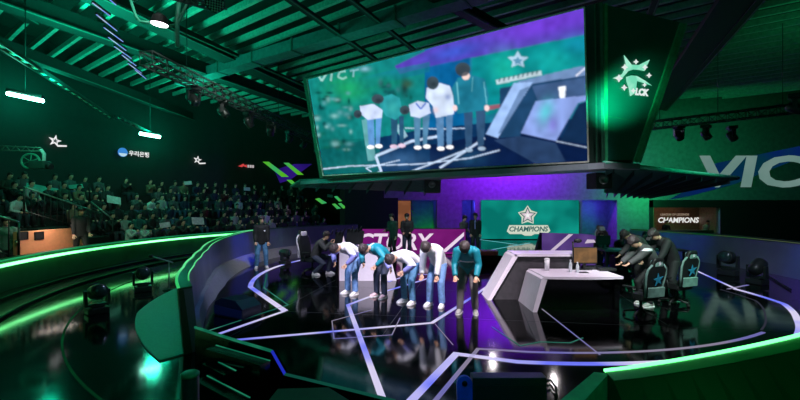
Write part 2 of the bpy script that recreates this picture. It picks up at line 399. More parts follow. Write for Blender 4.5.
line([(492, 327), (520, 346), (540, 342), (570, 343), (583, 338)], .016, led_teal, 'thin teal outline on the floor before the white desk')
line([(480, 239.6), (517, 244.5)], .09, em('led_line_cyan', (120, 215, 225), .8), 'pale cyan line crossing the floor before the teal screen')
line([(490, 250), (530, 243)], .07, MATS['led_line_cyan'], 'second cyan line slanting over the floor before the teal screen')
line([(388, 282), (412, 274), (440, 275)], .06, led_white, 'white line behind the middle bowing player')

# ------------------------------------------------------------------ walls
wall_m = pm('wall_paint', (96, 104, 102), .7, bump=.05, scale=4)
wall_d = pm('wall_dark', (20, 25, 24), .75, scale=4)
WY = 24.5
def wbox(q, x0, x1, z0, z1, y0=WY, y1=WY + .3, mi=0): q.hexa([V((x0, y0, z0)), V((x1, y0, z0)), V((x1, y1, z0)), V((x0, y1, z0))], [V((x0, y0, z1)), V((x1, y0, z1)), V((x1, y1, z1)), V((x0, y1, z1))], mi)
def X(px, Y=WY): return (px - 400) * Y / FPX
def Z(py, Y=WY): return CAMZ + (HY - py) * Y / FPX
q = MB()
wbox(q, X(345), X(900), Z(200), 9.6)                                   # over the openings
for a, b_ in ((437, 462), (475, 481), (578, 582), (617, 649), (723, 900)): wbox(q, X(a), X(b_), 0, Z(200))
wbox(q, X(345), X(398), 0, Z(200)); wbox(q, X(649), X(723), 0, Z(234)); wbox(q, X(649), X(723), Z(207.5), Z(200)); wbox(q, X(649), X(653.5), Z(234), Z(207.5)); wbox(q, X(720), X(723), Z(234), Z(207.5))
struct(q.build('wall_back', wall_m))
q = MB(); wbox(q, X(649), X(652.5), 0, Z(200) , WY - .06, WY); wbox(q, X(649), X(905), Z(207.5), Z(200), WY - .06, WY); wbox(q, X(720), X(905), 0, Z(207.5), WY - .05, WY); wbox(q, X(649), X(722), 0, Z(234), WY - .06, WY); wbox(q, X(345), X(398), 0, Z(198), WY - .06, WY); wbox(q, X(345), X(384), Z(198), Z(160), WY - .06, WY)  # last two sheets stand in black for a dark unlit opening
struct(q.build('trim_5', pm('black_frame_and_dark_gap', (8, 9, 9), .6)))
# niches behind the openings
q = MB()
for a, b_, dp in ((398, 437, 3.2), (462, 475, 1.4), (582, 617, 1.2)):
    x0, x1, z1 = X(a), X(b_), Z(200)
    wbox(q, x0 - .1, x1 + .1, 0, z1 + .1, WY + dp, WY + dp + .1); wbox(q, x0 - .1, x0, 0, z1, WY + .3, WY + dp); wbox(q, x1, x1 + .1, 0, z1, WY + .3, WY + dp); wbox(q, x0, x1, z1, z1 + .1, WY + .3, WY + dp)
struct(q.build('wall_niche', wall_m))
q = MB(); pts = arcs(19.5, 112, 232, 0, 40); po = arcs(19.8, 112, 232, 0, 40)
for k in range(40): q.hexa([pts[k], po[k], po[k + 1], pts[k + 1]], [p + V((0, 0, 9.6)) for p in (pts[k], po[k], po[k + 1], pts[k + 1])])
struct(q.build('wall_left', wall_d))
q = MB(); q.box((25.8, 13, 4.8), (.3, 36, 9.6)); struct(q.build('wall_right', wall_d))

# lit orange doorway beyond the two officials
d0 = thing('lit_doorway', 'orange-lit doorway in the dark niche behind the two officials', 'doorway', V((X(404, 27.5), 27.55, 0)))
q = MB(); q.box(V((X(404, 27.5), 27.6, 1.35)), (.95, .06, 2.1)); q.build('opening', em('doorway_glow', (150, 92, 62), .55, (190, 120, 84), .8), d0)
q = MB()
for s in (-.5, .5): q.box(V((X(404, 27.5) + s, 27.56, 1.3)), (.08, .1, 2.3))
q.box(V((X(404, 27.5), 27.56, 2.44)), (1.08, .1, .08)); q.build('door_frame', dark, d0)

# teal LED screen with the league emblem
def star5(c, u, v, R, r=.42, rot=90, n=5):
    return [V(c) + V(u) * math.cos(math.radians(rot + 180 / n * k)) * (R if k % 2 == 0 else R * r) + V(v) * math.sin(math.radians(rot + 180 / n * k)) * (R if k % 2 == 0 else R * r) for k in range(2 * n)]
U, W = V((1, 0, 0)), V((0, 0, 1)); NB = V((0, -1, 0))
ts = thing('led_screen', 'large teal LED screen with star emblem at the back of the stage', 'screen', V((X(529), WY, 0)))
q = MB(); q.box(V((X(529.5), WY - .06, Z(200) / 2 + .02)), (X(578) - X(481), .1, Z(200) - .06)); q.build('display', em('teal_display', (6, 118, 108), .9, (16, 158, 142), .45), ts)
cream = em('emblem_cream', (205, 214, 196), 1.0); ink = em('emblem_ink', (60, 120, 116), .6); whitee = em('emblem_white', (240, 240, 240), 1.0)
y = WY - .115
q = MB(); q.prism(star5((X(527), y, Z(215.5)), U, W, .62, .62), (0, -.004, 0)); 
bx = [(-1.3, -.14), (-1.12, -.3), (-.4, -.3), (-.2, -.4), (.2, -.4), (.4, -.3), (1.14, -.3), (1.36, -.1), (1.2, .24), (-1.15, .24)]
q.prism([V((X(527.5) + a, y, Z(229) + b_)) for a, b_ in bx], (0, -.004, 0)); q.build('emblem_glow', cream, ts)
q = MB(); q.prism(star5((X(527), y - .006, Z(215.5)), U, W, .54, .46), (0, -.004, 0), 0); q.prism(star5((X(527), y - .012, Z(215.5)), U, W, .42, .44), (0, -.004, 0), 1); q.prism(star5((X(527), y - .018, Z(215.3)), U, W, .2, .4), (0, -.004, 0), 2)
q.build('star_emblem', [ink, em('emblem_lilac', (214, 196, 206), 1.0), whitee], ts)
text_mesh('CHAMPIONS', .42, U, W, (X(527.5), y - .012, Z(231.2)), ink, 'lettering', ts, .18, .012, .003, 'CENTER', .98)

# painted letters VIC... and the blue swoosh on the back wall
tt = thing('wall_lettering', 'huge pale slanted capitals on the green back wall', 'lettering', V((X(760), WY, Z(188))))
gm = em('letter_light', (104, 138, 130), .85, (118, 146, 140), .5)
text_mesh('VICTORY', 2.62, U, W, (X(696), WY - .02, Z(186)), gm, 'letters', tt, .12, .07, .01, 'LEFT', .98, 1.62)
q = MB(); q.prism([V((X(a), WY - .004, Z(b_))) for a, b_ in ((712, 164), (800, 146), (905, 120), (905, 135), (800, 158), (735, 184), (690, 196), (668, 200), (700, 183))], (0, -.003, 0))
tag(q.build('wall_graphic', em('graphic_blue', (6, 34, 92), .8, (4, 52, 62), .25)), 'dark blue swoosh shown behind the huge pale capitals', 'wall graphic')
# bright green and violet slashes on the walls beside the screen structure
def onwall(px, py):      # a point of the curved or the flat back wall, a hand before it
    k = (px - 400) / FPX; a = k * k + 1; bq = -2 * (k * CX + CY); c = CX * CX + CY * CY - 19.4 ** 2
    Y = (-bq + math.sqrt(bq * bq - 4 * a * c)) / (2 * a)
    if px >= 350 : Y = WY - .05
    return P(px, py, Y)
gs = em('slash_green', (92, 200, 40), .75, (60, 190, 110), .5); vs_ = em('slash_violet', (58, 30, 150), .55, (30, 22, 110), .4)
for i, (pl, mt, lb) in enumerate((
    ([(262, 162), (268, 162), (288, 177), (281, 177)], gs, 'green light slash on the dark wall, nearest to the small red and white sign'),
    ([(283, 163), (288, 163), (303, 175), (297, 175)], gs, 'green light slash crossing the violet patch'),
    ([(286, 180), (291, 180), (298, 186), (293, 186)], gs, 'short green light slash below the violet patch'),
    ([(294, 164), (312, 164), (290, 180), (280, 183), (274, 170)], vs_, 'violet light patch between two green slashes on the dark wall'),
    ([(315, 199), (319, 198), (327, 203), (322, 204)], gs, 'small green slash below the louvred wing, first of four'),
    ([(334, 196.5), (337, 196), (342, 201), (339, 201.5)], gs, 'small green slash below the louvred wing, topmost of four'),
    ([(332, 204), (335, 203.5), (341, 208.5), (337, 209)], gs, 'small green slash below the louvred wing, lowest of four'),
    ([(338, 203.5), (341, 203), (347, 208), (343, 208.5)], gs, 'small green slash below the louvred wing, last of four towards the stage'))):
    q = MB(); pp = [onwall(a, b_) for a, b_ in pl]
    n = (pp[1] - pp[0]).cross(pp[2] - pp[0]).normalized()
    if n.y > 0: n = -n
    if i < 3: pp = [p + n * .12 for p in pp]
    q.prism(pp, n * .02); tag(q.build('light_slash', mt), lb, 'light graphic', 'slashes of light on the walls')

# small lit signs on the wall above the audience
def sign_frame(px, py):
    k = (px - 400) / FPX; c = onwall(px, py); ang = math.atan2(c.y - CY, c.x - CX)
    n = V((-math.cos(ang), -math.sin(ang), 0)); u = V((0, 0, 1)).cross(n).normalized(); return c + n * .05, u, n
for px, py, R in ((54, 141, .28), (197, 160, .26)):
    c, u, n = sign_frame(px, py)
    t = thing('star_sign', 'small white star sign on the dark wall ' + ('over the railing stairs' if px < 100 else 'between the blue and the red signs'), 'sign', c, None, 'white star signs')
    q = MB(); q.prism(star5(c, u, W, R, .38, 80), n * .03); q.build('star', whitee, t)
    q = MB(); q.prism(star5(c + n * .032, u, W, R * .42, .4, 80), n * .01); q.build('star_core', em('star_core', (70, 90, 90), .5), t)
    q = MB(); q.prism([c + u * a + W * b_ for a, b_ in ((.12, -.25), (.5, -.2), (.5, -.13), (.12, -.17))], n * .02); q.build('lettering', whitee, t)
c, u, n = sign_frame(128, 153)
t = thing('bank_sign', 'small lit sign with a blue disc and white Korean letters on the dark wall', 'sign', c)
q = MB(); q.lathe([(.24, 0), (.24, .03)], c - u * .3, n, 24); q.build('disc', em('sign_blue', (60, 140, 220), .9), t)
q = MB(); q.prism([c - u * .3 + n * .032 + u * .22 * math.cos(a) + W * .22 * math.sin(a) for a in [PI + .25 + (PI - .5) * k / 10 for k in range(11)]], n * .005); q.build('disc_band', em('sign_sky', (190, 225, 240), .9), t)
text_mesh('우리은행', .3, u, W, c + n * .02 - W * .11 + u * .0, whitee, 'lettering', t, 0, .006)
c, u, n = sign_frame(246, 166)
t = thing('sponsor_sign', 'tiny red and white lit sign on the dark wall beside the green slash', 'sign', c)
q = MB(); q.prism([c + u * a + W * b_ for a, b_ in ((-.55, -.04), (-.4, .02), (-.2, .14), (-.1, .02), (0, .1), (.05, -.1), (-.2, -.02), (-.3, -.1))], n * .02); q.build('mark', em('sign_red', (215, 70, 70), .9), t)
q = MB()
for k in range(3): q.prism([c + u * (.08 + k * .16 + a) + W * b_ for a, b_ in ((0, -.1), (.12, -.1), (.12, .08), (0, .08))], n * .02)
q.build('block_letters', em('sign_pale', (200, 190, 192), .8), t)

# ------------------------------------------------------------------ casters' booth in the back wall
bt = thing('booth_shell', 'lit brown booth interior behind the window in the back wall', 'booth', V((X(686), WY + 1, Z(234))))
bw = pm('booth_wall', (140, 118, 102), .6); x0, x1, z0, z1 = X(653.5), X(720), Z(234), Z(207.5)
q = MB(); wbox(q, x0 - .6, x1 + .6, z0 - .6, z1 + .5, WY + 2.4, WY + 2.5); q.build('back_panel', bw, bt)
q = MB(); wbox(q, x0 - .6, x0 - .5, z0 - .6, z1 + .5, WY + .31, WY + 2.4); wbox(q, x1 + .5, x1 + .6, z0 - .6, z1 + .5, WY + .31, WY + 2.4); q.build('side_panel', bw, bt)
q = MB(); wbox(q, x0 - .6, x1 + .6, z0 - .7, z0 - .6, WY + .31, WY + 2.5); wbox(q, x0 - .6, x1 + .6, z1 + .5, z1 + .55, WY + .31, WY + 2.5); q.build('floor_panel', black, bt)
q = MB(); wbox(q, x0 - .4, x1 + .4, z0 - .6, z0 + .16, WY + 1.0, WY + 1.5); q.build('counter', dark, bt)
text_mesh('CHAMPIONS', .48, U, W, (X(657.5, WY + 2.4), WY + 2.38, Z(222.5, WY + 2.4)), whitee, 'lettering', bt, .15, .012)
text_mesh('LEAGUE OF LEGENDS', .2, U, W, (X(660, WY + 2.4), WY + 2.38, Z(215.5, WY + 2.4)), em('booth_small_letters', (190, 170, 150), .7), 'small_lettering', bt, .15, .0)
q = MB(); q.box((X(711, WY + 2.3), WY + 2.3, (z0 + z1) / 2), (.1, .06, z1 - z0 + .9)); q.build('light_strip', em('booth_strip', (240, 200, 160), 1.0), bt)
q = MB(); wbox(q, x0, x1, z0, z1, WY + .12, WY + .135)
gl = D.materials.new('window_glass'); gl.use_nodes = True; gb = gl.node_tree.nodes['Principled BSDF']; gb.inputs['Transmission Weight'].default_value = 1; gb.inputs['Roughness'].default_value = 0; gb.inputs['IOR'].default_value = 1.1; gb.inputs['Base Color'].default_value = (.9, .92, .9, 1)
struct(q.build('window_1', gl))
lamp('AREA', ((x0 + x1) / 2, WY + 1.3, z1 + .35), 11, (255, 196, 150), ((x0 + x1) / 2, WY + 2.2, 0), 2.2)
# ------------------------------------------------------------------ balustrade wall before the audience, with its light strip
bal_m = pm('balustrade_green', (22, 92, 50), .32, var=.25, scale=1.5)
t = thing('balustrade', 'curved green balustrade wall with a bright light strip before the audience', 'balustrade', ARC(12.5, 180))
A0, A1, N = 122, 236, 70
q = MB(); a = arcs(12.5, A0, A1, 0, N); b_ = arcs(12.72, A0, A1, 0, N)
for k in range(N): q.hexa([a[k], b_[k], b_[k + 1], a[k + 1]], [p + V((0, 0, .86)) for p in (a[k], b_[k], b_[k + 1], a[k + 1])])
q.build('wall_panel', bal_m, t)
q = MB(); a = arcs(12.44, A0, A1, 0, N); b_ = arcs(12.5, A0, A1, 0, N)
for k in range(N): q.hexa([p + V((0, 0, .70)) for p in (a[k], b_[k], b_[k + 1], a[k + 1])], [p + V((0, 0, .765)) for p in (a[k], b_[k], b_[k + 1], a[k + 1])])
q.build('light_strip', led_green, t)
q = MB(); a = arcs(12.42, A0, A1, 0, N); b_ = arcs(12.48, A0, A1, 0, N)
for k in range(N): q.hexa([p + V((0, 0, .84)) for p in (a[k], b_[k], b_[k + 1], a[k + 1])], [p + V((0, 0, .87)) for p in (a[k], b_[k], b_[k + 1], a[k + 1])])
q.build('top_edge', led_edge, t)

# ------------------------------------------------------------------ stage parapets
def para_h(a): return 1.12 - .17 * min(1, max(0, (a - 165) / 30))
par_in = pm('parapet_panel', (120, 128, 140), .3, .35, var=.1, scale=2); par_out = pm('parapet_outside', (20, 74, 44), .35, var=.2, scale=2)
band_m = pm('parapet_foot', (150, 148, 150), .55, var=.1)
def RB(a): return float(np.interp(a, (122, 150, 172, 197, 208, 218, 231), (9.0, 9.0, 8.4, 7.95, 8.0, 8.3, 8.95)))
sw = lambda a: RB(a) - 8.5
def parapet(label, a0, a1, hf, R=8.95, N=60, foot=True):
    t = thing('stage_parapet', label, 'parapet', ARC(R, (a0 + a1) / 2))
    an = [a0 + (a1 - a0) * i / N for i in range(N + 1)]
    def strip(q, pr):           # profile corners (radius, height) per angle; the near end swings outward
        pr0 = pr; pr = lambda a: tuple((r + (sw(a) if a1 > 200 else 0), z) for r, z in pr0(a))
        q.ring([[ARC(r, a_, z) for r, z in pr(a_)] for a_ in an], 0, True, False, False)
    q = MB(); strip(q, lambda a: ((R, 0), (R + .1, 0), (R + .22, hf(a)), (R + .1, hf(a)))); q.build('inner_panel', par_in, t)
    q = MB(); strip(q, lambda a: ((R + .1, 0), (R + .22, 0), (R + .29, hf(a) - .02), (R + .22, hf(a) - .01))); q.build('outer_panel', par_out, t)
    q = MB(); strip(q, lambda a: ((R + .1, hf(a)), (R + .3, hf(a)), (R + .3, hf(a) + .025), (R + .1, hf(a) + .025))); q.build('top_rail', par_out if a1 > 200 else dark, t)
    if foot:
        q = MB(); strip(q, lambda a: ((R - float(np.interp(a, (185, 215), (.42, .12))), 0), (R, 0), (R + .03, .3), (R - .06, .3))); q.build('foot_band', band_m, t)
    return t, strip, R
t, strip, R = parapet('curved grey stage parapet behind the man in black, rimmed by green light', 122, 231, para_h, 8.5)
q = MB()
def seg_strip(q, a0, a1, pr, n=40):
    an = [a0 + (a1 - a0) * i / n for i in range(n + 1)]
    q.ring([[ARC(r, a_, z) for r, z in pr(a_)] for a_ in an], 0, True, False, False)
seg_strip(q, 158, 231, lambda a: ((R + .27 + sw(a), para_h(a) + .025), (R + .31 + sw(a), para_h(a) + .025), (R + .31 + sw(a), para_h(a) + .04), (R + .27 + sw(a), para_h(a) + .04)))
seg_strip(q, 158, 228, lambda a: ((R + .1 + sw(a), para_h(a) + .025), (R + .125 + sw(a), para_h(a) + .025), (R + .125 + sw(a), para_h(a) + .035), (R + .1 + sw(a), para_h(a) + .035)))
q.build('rim_light', led_rim, t)
t, strip, R = parapet('curved dark stage parapet behind the gaming chairs and black stage lights', -42, 33, lambda a: 1.05, foot=False)
q = MB(); seg_strip(q, -30, 32.5, lambda a: ((R + .06, 1.03), (R + .1, 1.03), (R + .1, 1.05), (R + .06, 1.05))); q.build('rim_light', em('rim_olive', (110, 130, 90), .35, (30, 150, 70), 1.2), t)
# front parapet: seen from its outside, nearest to the camera
hf2 = lambda a: min(1.08, .61 + max(0, (a - 265.6)) * .0278)
t = thing('front_parapet', 'dark green front parapet with a bright green rim, lowest on the stage side', 'parapet', ARC(9.3, 290))
q = MB(); seg_strip(q, 265.4, 318, lambda a: ((9.2, 0), (10.3, 0), (9.38, hf2(a)), (9.2, hf2(a)))); q.build('outer_panel', par_out, t)
q = MB(); seg_strip(q, 265.4, 318, lambda a: ((9.21, hf2(a) + .001), (9.385, hf2(a) + .001), (9.39, hf2(a) + .008), (9.21, hf2(a) + .008))); q.build('top_rail', pm('front_rail_glow', (44, 160, 84), .35, var=.3, scale=3), t)  # lighter green puts the rim light's glow into the rail colour
q = MB(); seg_strip(q, 265.4, 318, lambda a: ((9.17, hf2(a)), (9.20, hf2(a)), (9.20, hf2(a) + .022), (9.17, hf2(a) + .022))); q.build('rim_light', led_green, t)
q = MB(); e0 = F(594, 372, .61); e1 = F(609, 373.5, .61); e2 = F(583, 402, .55); e3 = F(558, 402, .55)
q.hexa([V((p.x, p.y, 0)) for p in (e0, e1, e2, e3)], [e0, e1, e2, e3]); q.build('end_panel', pm('parapet_end', (60, 190, 150), .4), t)
t = D.objects.get('front_parapet')

# dark low barrier at the front gap, with its bent top edge
bp = [(195, 328, .55), (232, 340, .52), (272, 352, .5), (285, 375, .3), (318, 383, .28), (395, 402, .26)]
tp = [F(x, y, z) for x, y, z in bp]
t = thing('low_barrier', 'low black barrier with a bent teal top edge at the front gap of the stage', 'barrier', V((tp[2].x, tp[2].y, 0)))
q = MB()
for a, b_ in zip(tp, tp[1:]):
    d = (b_ - a); n = V((d.y, -d.x, 0)).normalized() * -.05
    q.hexa([V((p.x, p.y, 0)) for p in (a, b_, b_ + n, a + n)], [a, b_, b_ + n, a + n])
q.build('panel', gloss, t)
q = MB(); q.tube([p + W * .01 for p in tp[:3]], .017, 6); q.build('top_edge', em('barrier_edge', (20, 112, 84), .7, (40, 140, 105), 3), t)
q = MB(); q.tube([p + W * .01 for p in tp[2:4]], .017, 6); q.build('bent_edge', em('barrier_blue', (35, 50, 200), .8), t)
q = MB(); q.tube([p + W * .01 for p in tp[3:]], .015, 6); q.build('lower_edge', em('barrier_low', (20, 90, 75), .6), t)
# steps with lit nosings
t = thing('stage_steps', 'dark steps with thin green nosings behind the low barrier', 'steps', F(240, 366, .2).xy.to_3d())
for i, (a, b_, z) in enumerate((((216, 345.5), (270, 361), .45), ((214, 360), (236, 371), .34), ((207, 376), (250, 398), .24))):
    A, B = F(*a, z), F(*b_, z); d = (B - A).normalized(); n = V((d.y, -d.x, 0)) * .14
    q = MB(); q.hexa([V((p.x, p.y, 0)) for p in (A, B, B + n, A + n)], [A, B, B + n, A + n]); st = q.build('step', gloss, t)
    q = MB(); q.bar(A + W * .004, B + W * .004, .01, .01); q.build('nosing_light', MATS['barrier_edge'], st)
pc = F(190, 374, .95)
t = thing('bollard', 'dark round post with a teal cap standing before the steps', 'post', V((pc.x, pc.y, 0)))
q = MB(); q.lathe([(.09, 0), (.09, .02), (.06, .03), (.06, .93), (.055, .94)], (pc.x, pc.y, 0), None, 24); q.build('post', pm('post_paint', (22, 60, 72), .35), t)
q = MB(); q.lathe([(.063, .935), (.063, .955), (.05, .965)], (pc.x, pc.y, 0), None, 24); q.build('cap', pm('post_cap', (40, 150, 120), .4), t)
# chamfered green case in the middle of the near edge
c0 = [F(x, y, .58) for x, y in ((266, 400), (276, 388), (330, 386.5), (352, 400), (340, 412), (275, 415))]
t = thing('flight_case', 'dark green chamfered case top at the near edge, beside the low barrier', 'case', V((c0[1].x, c0[1].y, 0)))
q = MB(); q.hexa([V((p.x, p.y, 0)) for p in c0], [V((p.x, p.y, .5)) for p in c0]); q.build('body', gloss, t)
cc = sum(c0, V()) / 6; q = MB(); q.hexa([V((p.x, p.y, .5)) for p in c0], [(cc + (p - cc) * .93) for p in c0]); q.build('lid', pm('case_lid', (20, 84, 58), .5), t)
# black stage monitor with its blue-lit cheek
t = thing('stage_monitor', 'big black stage monitor box with a blue-lit cheek in front of the ring line', 'monitor speaker', V((1.06, 3.7, 0)))
q = MB(); q.box((1.06, 3.93, .25), (.72, .14, .5), None, 0, .01); q.build('cabinet', pm('cabinet_black', (40, 52, 48), .42, bump=.1, scale=60), t)
q = MB(); q.box((1.07, 3.855, .23), (.66, .012, .4)); q.build('grille', pm('grille_black', (24, 40, 34), .6, bump=.3, scale=120), t)
q = MB(); pts = [V((.62 + .075 * math.cos(a), 3.84, .45 + .075 * math.sin(a))) for a in [PI * k / 10 for k in range(11)]] + [V((.56, 3.84, .02)), V((.70, 3.84, .02))]
q.prism(pts, (0, .04, 0)); ck = q.build('cheek', pm('cheek_blue_light', (50, 96, 240), .4), t)  # blue light on this side is put into its colour
q = MB(); q.lathe([(.025, 0), (.025, .012)], (.62, 3.838, .46), (0, -1, 0), 14); q.build('hole', black, ck)
for k in range(3):
    q = MB(); zz = .18 + .05 * k; q.tube([(1.41, 3.93, zz + .15), (1.48, 3.93, zz + .17), (1.53, 3.93, zz + .1), (1.55, 3.9, .01)], .012, 6); q.build('cable', rubber, t)
# wedge monitor on the stage side of the parapet
wc = F(230, 317); t = thing('wedge_monitor', 'curved dark wedge monitor on the stage floor inside the parapet', 'monitor speaker', (wc.x, wc.y, 0), math.radians(-28))
q = MB(); pr = [(-.38, 0), (.4, 0), (.4, .2), (.2, .34), (-.18, .36), (-.38, .26)]
q.hexa([V((x, -.05, z)) for x, z in pr], [V((x * .96, .42, z * .85 + .03)) for x, z in pr]); cb = q.build('cabinet', pm('wedge_black', (40, 46, 66), .35), t)
q = MB(); q.hexa([V((-.38, -.062, .03)), V((.38, -.062, .03)), V((.38, -.05, .03)), V((-.38, -.05, .03))], [V((-.38, -.062, .2)), V((.38, -.062, .17)), V((.38, -.05, .17)), V((-.38, -.05, .2))]); q.build('grille', pm('wedge_grille', (60, 66, 110), .6, bump=.3, scale=80), cb)

# moving heads
mv_body = pm('moving_head_shell', (34, 40, 40), .38); lens_m = pm('lens_glass', (40, 60, 60), .08, spec=.8)
def moving_head(label, loc, rz, tilt, s=1.0, group='moving head lights on the stage rim', hang=False, lensm=None, name='moving_head_light'):
    t = thing(name, label, 'stage light', loc, rz, group); t.scale = (s, s, -s if hang else s)
    q = MB(); q.box((0, 0, .06), (.34, .30, .12), None, 0, .02); q.box((0, 0, .135), (.2, .2, .04), None, 0, .01); q.build('base', mv_body, t)
    q = MB()
    for sd in (-1, 1): q.hexa([V((sd * .15, -.06, .15)), V((sd * .2, -.06, .15)), V((sd * .2, .06, .15)), V((sd * .15, .06, .15))], [V((sd * .16, -.05, .44)), V((sd * .2, -.05, .44)), V((sd * .2, .05, .44)), V((sd * .16, .05, .44))])
    q.box((0, 0, .165), (.4, .13, .04), None, 0, .01); q.build('yoke', mv_body, t)
    a = math.radians(tilt); ax = V((0, -math.cos(a), math.sin(a))); c = V((0, 0, .4))
    q = MB(); q.lathe([(.06, -.2), (.12, -.18), (.145, -.08), (.15, .05), (.14, .16), (.135, .19), (.12, .19)], c, ax, 22); h = q.build('head', mv_body, t)
    q = MB(); q.lathe([(.118, .185), (.1, .205), (.05, .218), (.001, .222)], c, ax, 22); q.build('lens', lensm or lens_m, h)
    return t
p = F(97, 313); moving_head('black moving head light on the lower gangway floor, nearer one by the balustrade', p, .9, 12, 1.05)
p = F(143, 291); moving_head('black moving head light on the lower gangway floor, farther one by the microphone stand', p, .6, 14, 1.1)
p = F(728, 275); moving_head('rounded black moving head light on the stage rim behind the gaming chairs', p, -1.0, 10, 1.35)
p = F(757, 284); moving_head('black moving head light with a pale lens tilted toward the parapet', p, 1.9, 35, 1.15, lensm=pm('lens_pale', (190, 205, 200), .2))
for k, (a, b_, lb) in enumerate((((768, 277), (791, 291), 'thin black rod lying by the tilted moving head light'),)):
    q = MB(); q.bar(F(*a) + W * .03, F(*b_) + W * .03, .03, .03); tag(q.build('stand_leg_rod', dark), lb, 'rod')
# microphone stand by the parapet
mp = F(169, 290); t = thing('microphone_stand', 'thin microphone stand with a long boom outside the parapet', 'microphone stand', mp)
q = MB(); q.lathe([(.14, 0), (.14, .015), (.02, .03)], mp, None, 20); q.build('base', black, t)
q = MB(); q.tube([mp + W * .02, mp + W * .72], .016, 8); q.build('pole', purl_m, t)
q = MB(); tp_ = mp + W * .72; q.tube([tp_ + V((.1, 0, -.03)), tp_ + V((-.42, 0, .13))], .016, 8); bm_ = q.build('boom', purl_m, t)
q = MB(); q.ell(tp_ + V((-.46, 0, .14)), (.06, .04, .04)); q.build('microphone', black, bm_)

# ------------------------------------------------------------------ the stand: stepped rows
ROWS = [(13.55, .12), (14.45, .5), (15.35, .9), (16.25, 1.32), (17.15, 1.76), (18.05, 2.2)]
R0A = [(121, 168), (121, 168), (121, 171), (121, 187), (121, 188), (121, 188)]
st_m = pm('stand_carpet', (16, 22, 21), .9)
q = MB()
for (R, z), (a0, a1) in zip(ROWS, R0A):
    n = 40; an = [a0 - 1 + (a1 + 6 - a0) * i / n for i in range(n + 1)]
    for i in range(n):
        for r0, r1, h in ((R - .5, R + .42, z), (R - .02, R + .42, z + .42)):
            q.hexa([ARC(r, a) for r, a in ((r0, an[i]), (r1, an[i]), (r1, an[i + 1]), (r0, an[i + 1]))], [ARC(r, a, h) for r, a in ((r0, an[i]), (r1, an[i]), (r1, an[i + 1]), (r0, an[i + 1]))])
st = q.build('floor_stand', st_m); struct(st)

# seated spectators: one seated figure per look, copied along the rows
def seated(jm, tm, hm, pz, low=True):
    q = MB(); sk, ja, tr, ha, sh = 0, 1, 2, 3, 4
    X_ = V((1, 0, 0)); ln = pz.get('lean', 8); a = math.radians(ln); d = V((0, -math.sin(a), math.cos(a))); w = V((0, -math.cos(a), -math.sin(a)))
    p = V((0, .02, .50)); s1 = p + d * .18; s2 = p + d * .34; s3 = p + d * .48; nk = p + d * .55
    loft(q, [(p - d * .04, X_, w, .17, .14), (s1, X_, w, .165, .135), (s2, X_, w, .19, .135), (s3, X_, w, .19, .11), (nk, X_, w, .08, .07)], 10, ja)
    hd = V((pz.get('hx', 0) * .1, -math.sin(a + .1 + pz.get('nod', 0)), math.cos(a + .1 + pz.get('nod', 0)))).normalized(); hw = V((0, -hd.z, hd.y)); hc = nk + hd * .15
    limb(q, [nk - d * .03, hc], [.055, .05], 8, 1)
    u = hd.cross(hw).normalized()
    loft(q, [(hc - hd * .12, u, hw, .03, .035), (hc - hd * .07, u, hw, .062, .078), (hc, u, hw, .073, .095), (hc + hd * .06, u, hw, .068, .085), (hc + hd * .115, u, hw, .02, .03)], 10, sk)
    q.ell(hc + hw * .098 - hd * .02, (.012, .016, .022), None, 6, 4, sk)
    for s in (-1, 1): q.ell(hc + u * s * .03 + hw * .086 + hd * .015, (.012, .01, .008), None, 6, 4, ha)
    bk = hc - hw * .022 + hd * .03
    loft(q, [(bk - hd * .1 - hw * .03, u, hw, .06, .05), (bk - hd * .02 - hw * .015, u, hw, .085, .088), (bk + hd * .05, u, hw, .085, .1), (bk + hd * .1, u, hw, .05, .06), (bk + hd * .115, u, hw, .01, .01)], 10, ha)
    hands = pz['hands']
    for s, h in ((1, hands[0]), (-1, hands[1])):
        S0 = s3 + X_ * s * .17; e, hh = ik(S0, V(h), .29, .25, V((s * .5, .6, -.5)))
        limb(q, [S0, e, hh], [.075, .06, .045], 8, 2); q.m[-0:] = q.m[-0:]
        n0 = len(q.f); q.ell(hh + (hh - e).normalized() * .05, (.04, .04, .05), None, 8, 5, sk)
        H0 = p + X_ * s * .1 + V((0, 0, -.02)); K = V((s * .15, -.42, .50)); Ft = V((s * .14, -.40, .09))
        limb(q, [H0, K], [.1, .075], 8, 2); limb(q, [K, Ft], [.075, .055], 8, 2)
        q.ell(Ft + V((0, -.06, -.035)), (.05, .13, .05), None, 8, 5, sh)
    return q, ja, tr
LOOKS = [('black jacket', (20, 22, 24)), ('grey hoodie', (74, 78, 80)), ('dark green parka', (26, 48, 38)), ('pale grey coat', (140, 146, 144)), ('navy blue jacket', (22, 34, 62)),
         ('dark red jumper', (96, 26, 32)), ('beige coat', (112, 94, 74)), ('teal jacket', (26, 84, 82)), ('charcoal padded coat', (36, 40, 42)), ('white sweatshirt', (176, 182, 180))]
POSES = [('hands on the lap', dict(lean=6, nod=.1, hands=[(.1, -.3, .60), (-.1, -.3, .60)])), ('leaning forward', dict(lean=28, nod=-.1, hands=[(.12, -.42, .58), (-.12, -.42, .58)])),
         ('hands raised to clap', dict(lean=8, nod=0, hands=[(.04, -.34, .95), (-.04, -.34, .95)])), ('a hand at the chin', dict(lean=16, nod=.15, hands=[(.05, -.2, 1.06), (-.1, -.32, .6)]))]
_l = limb
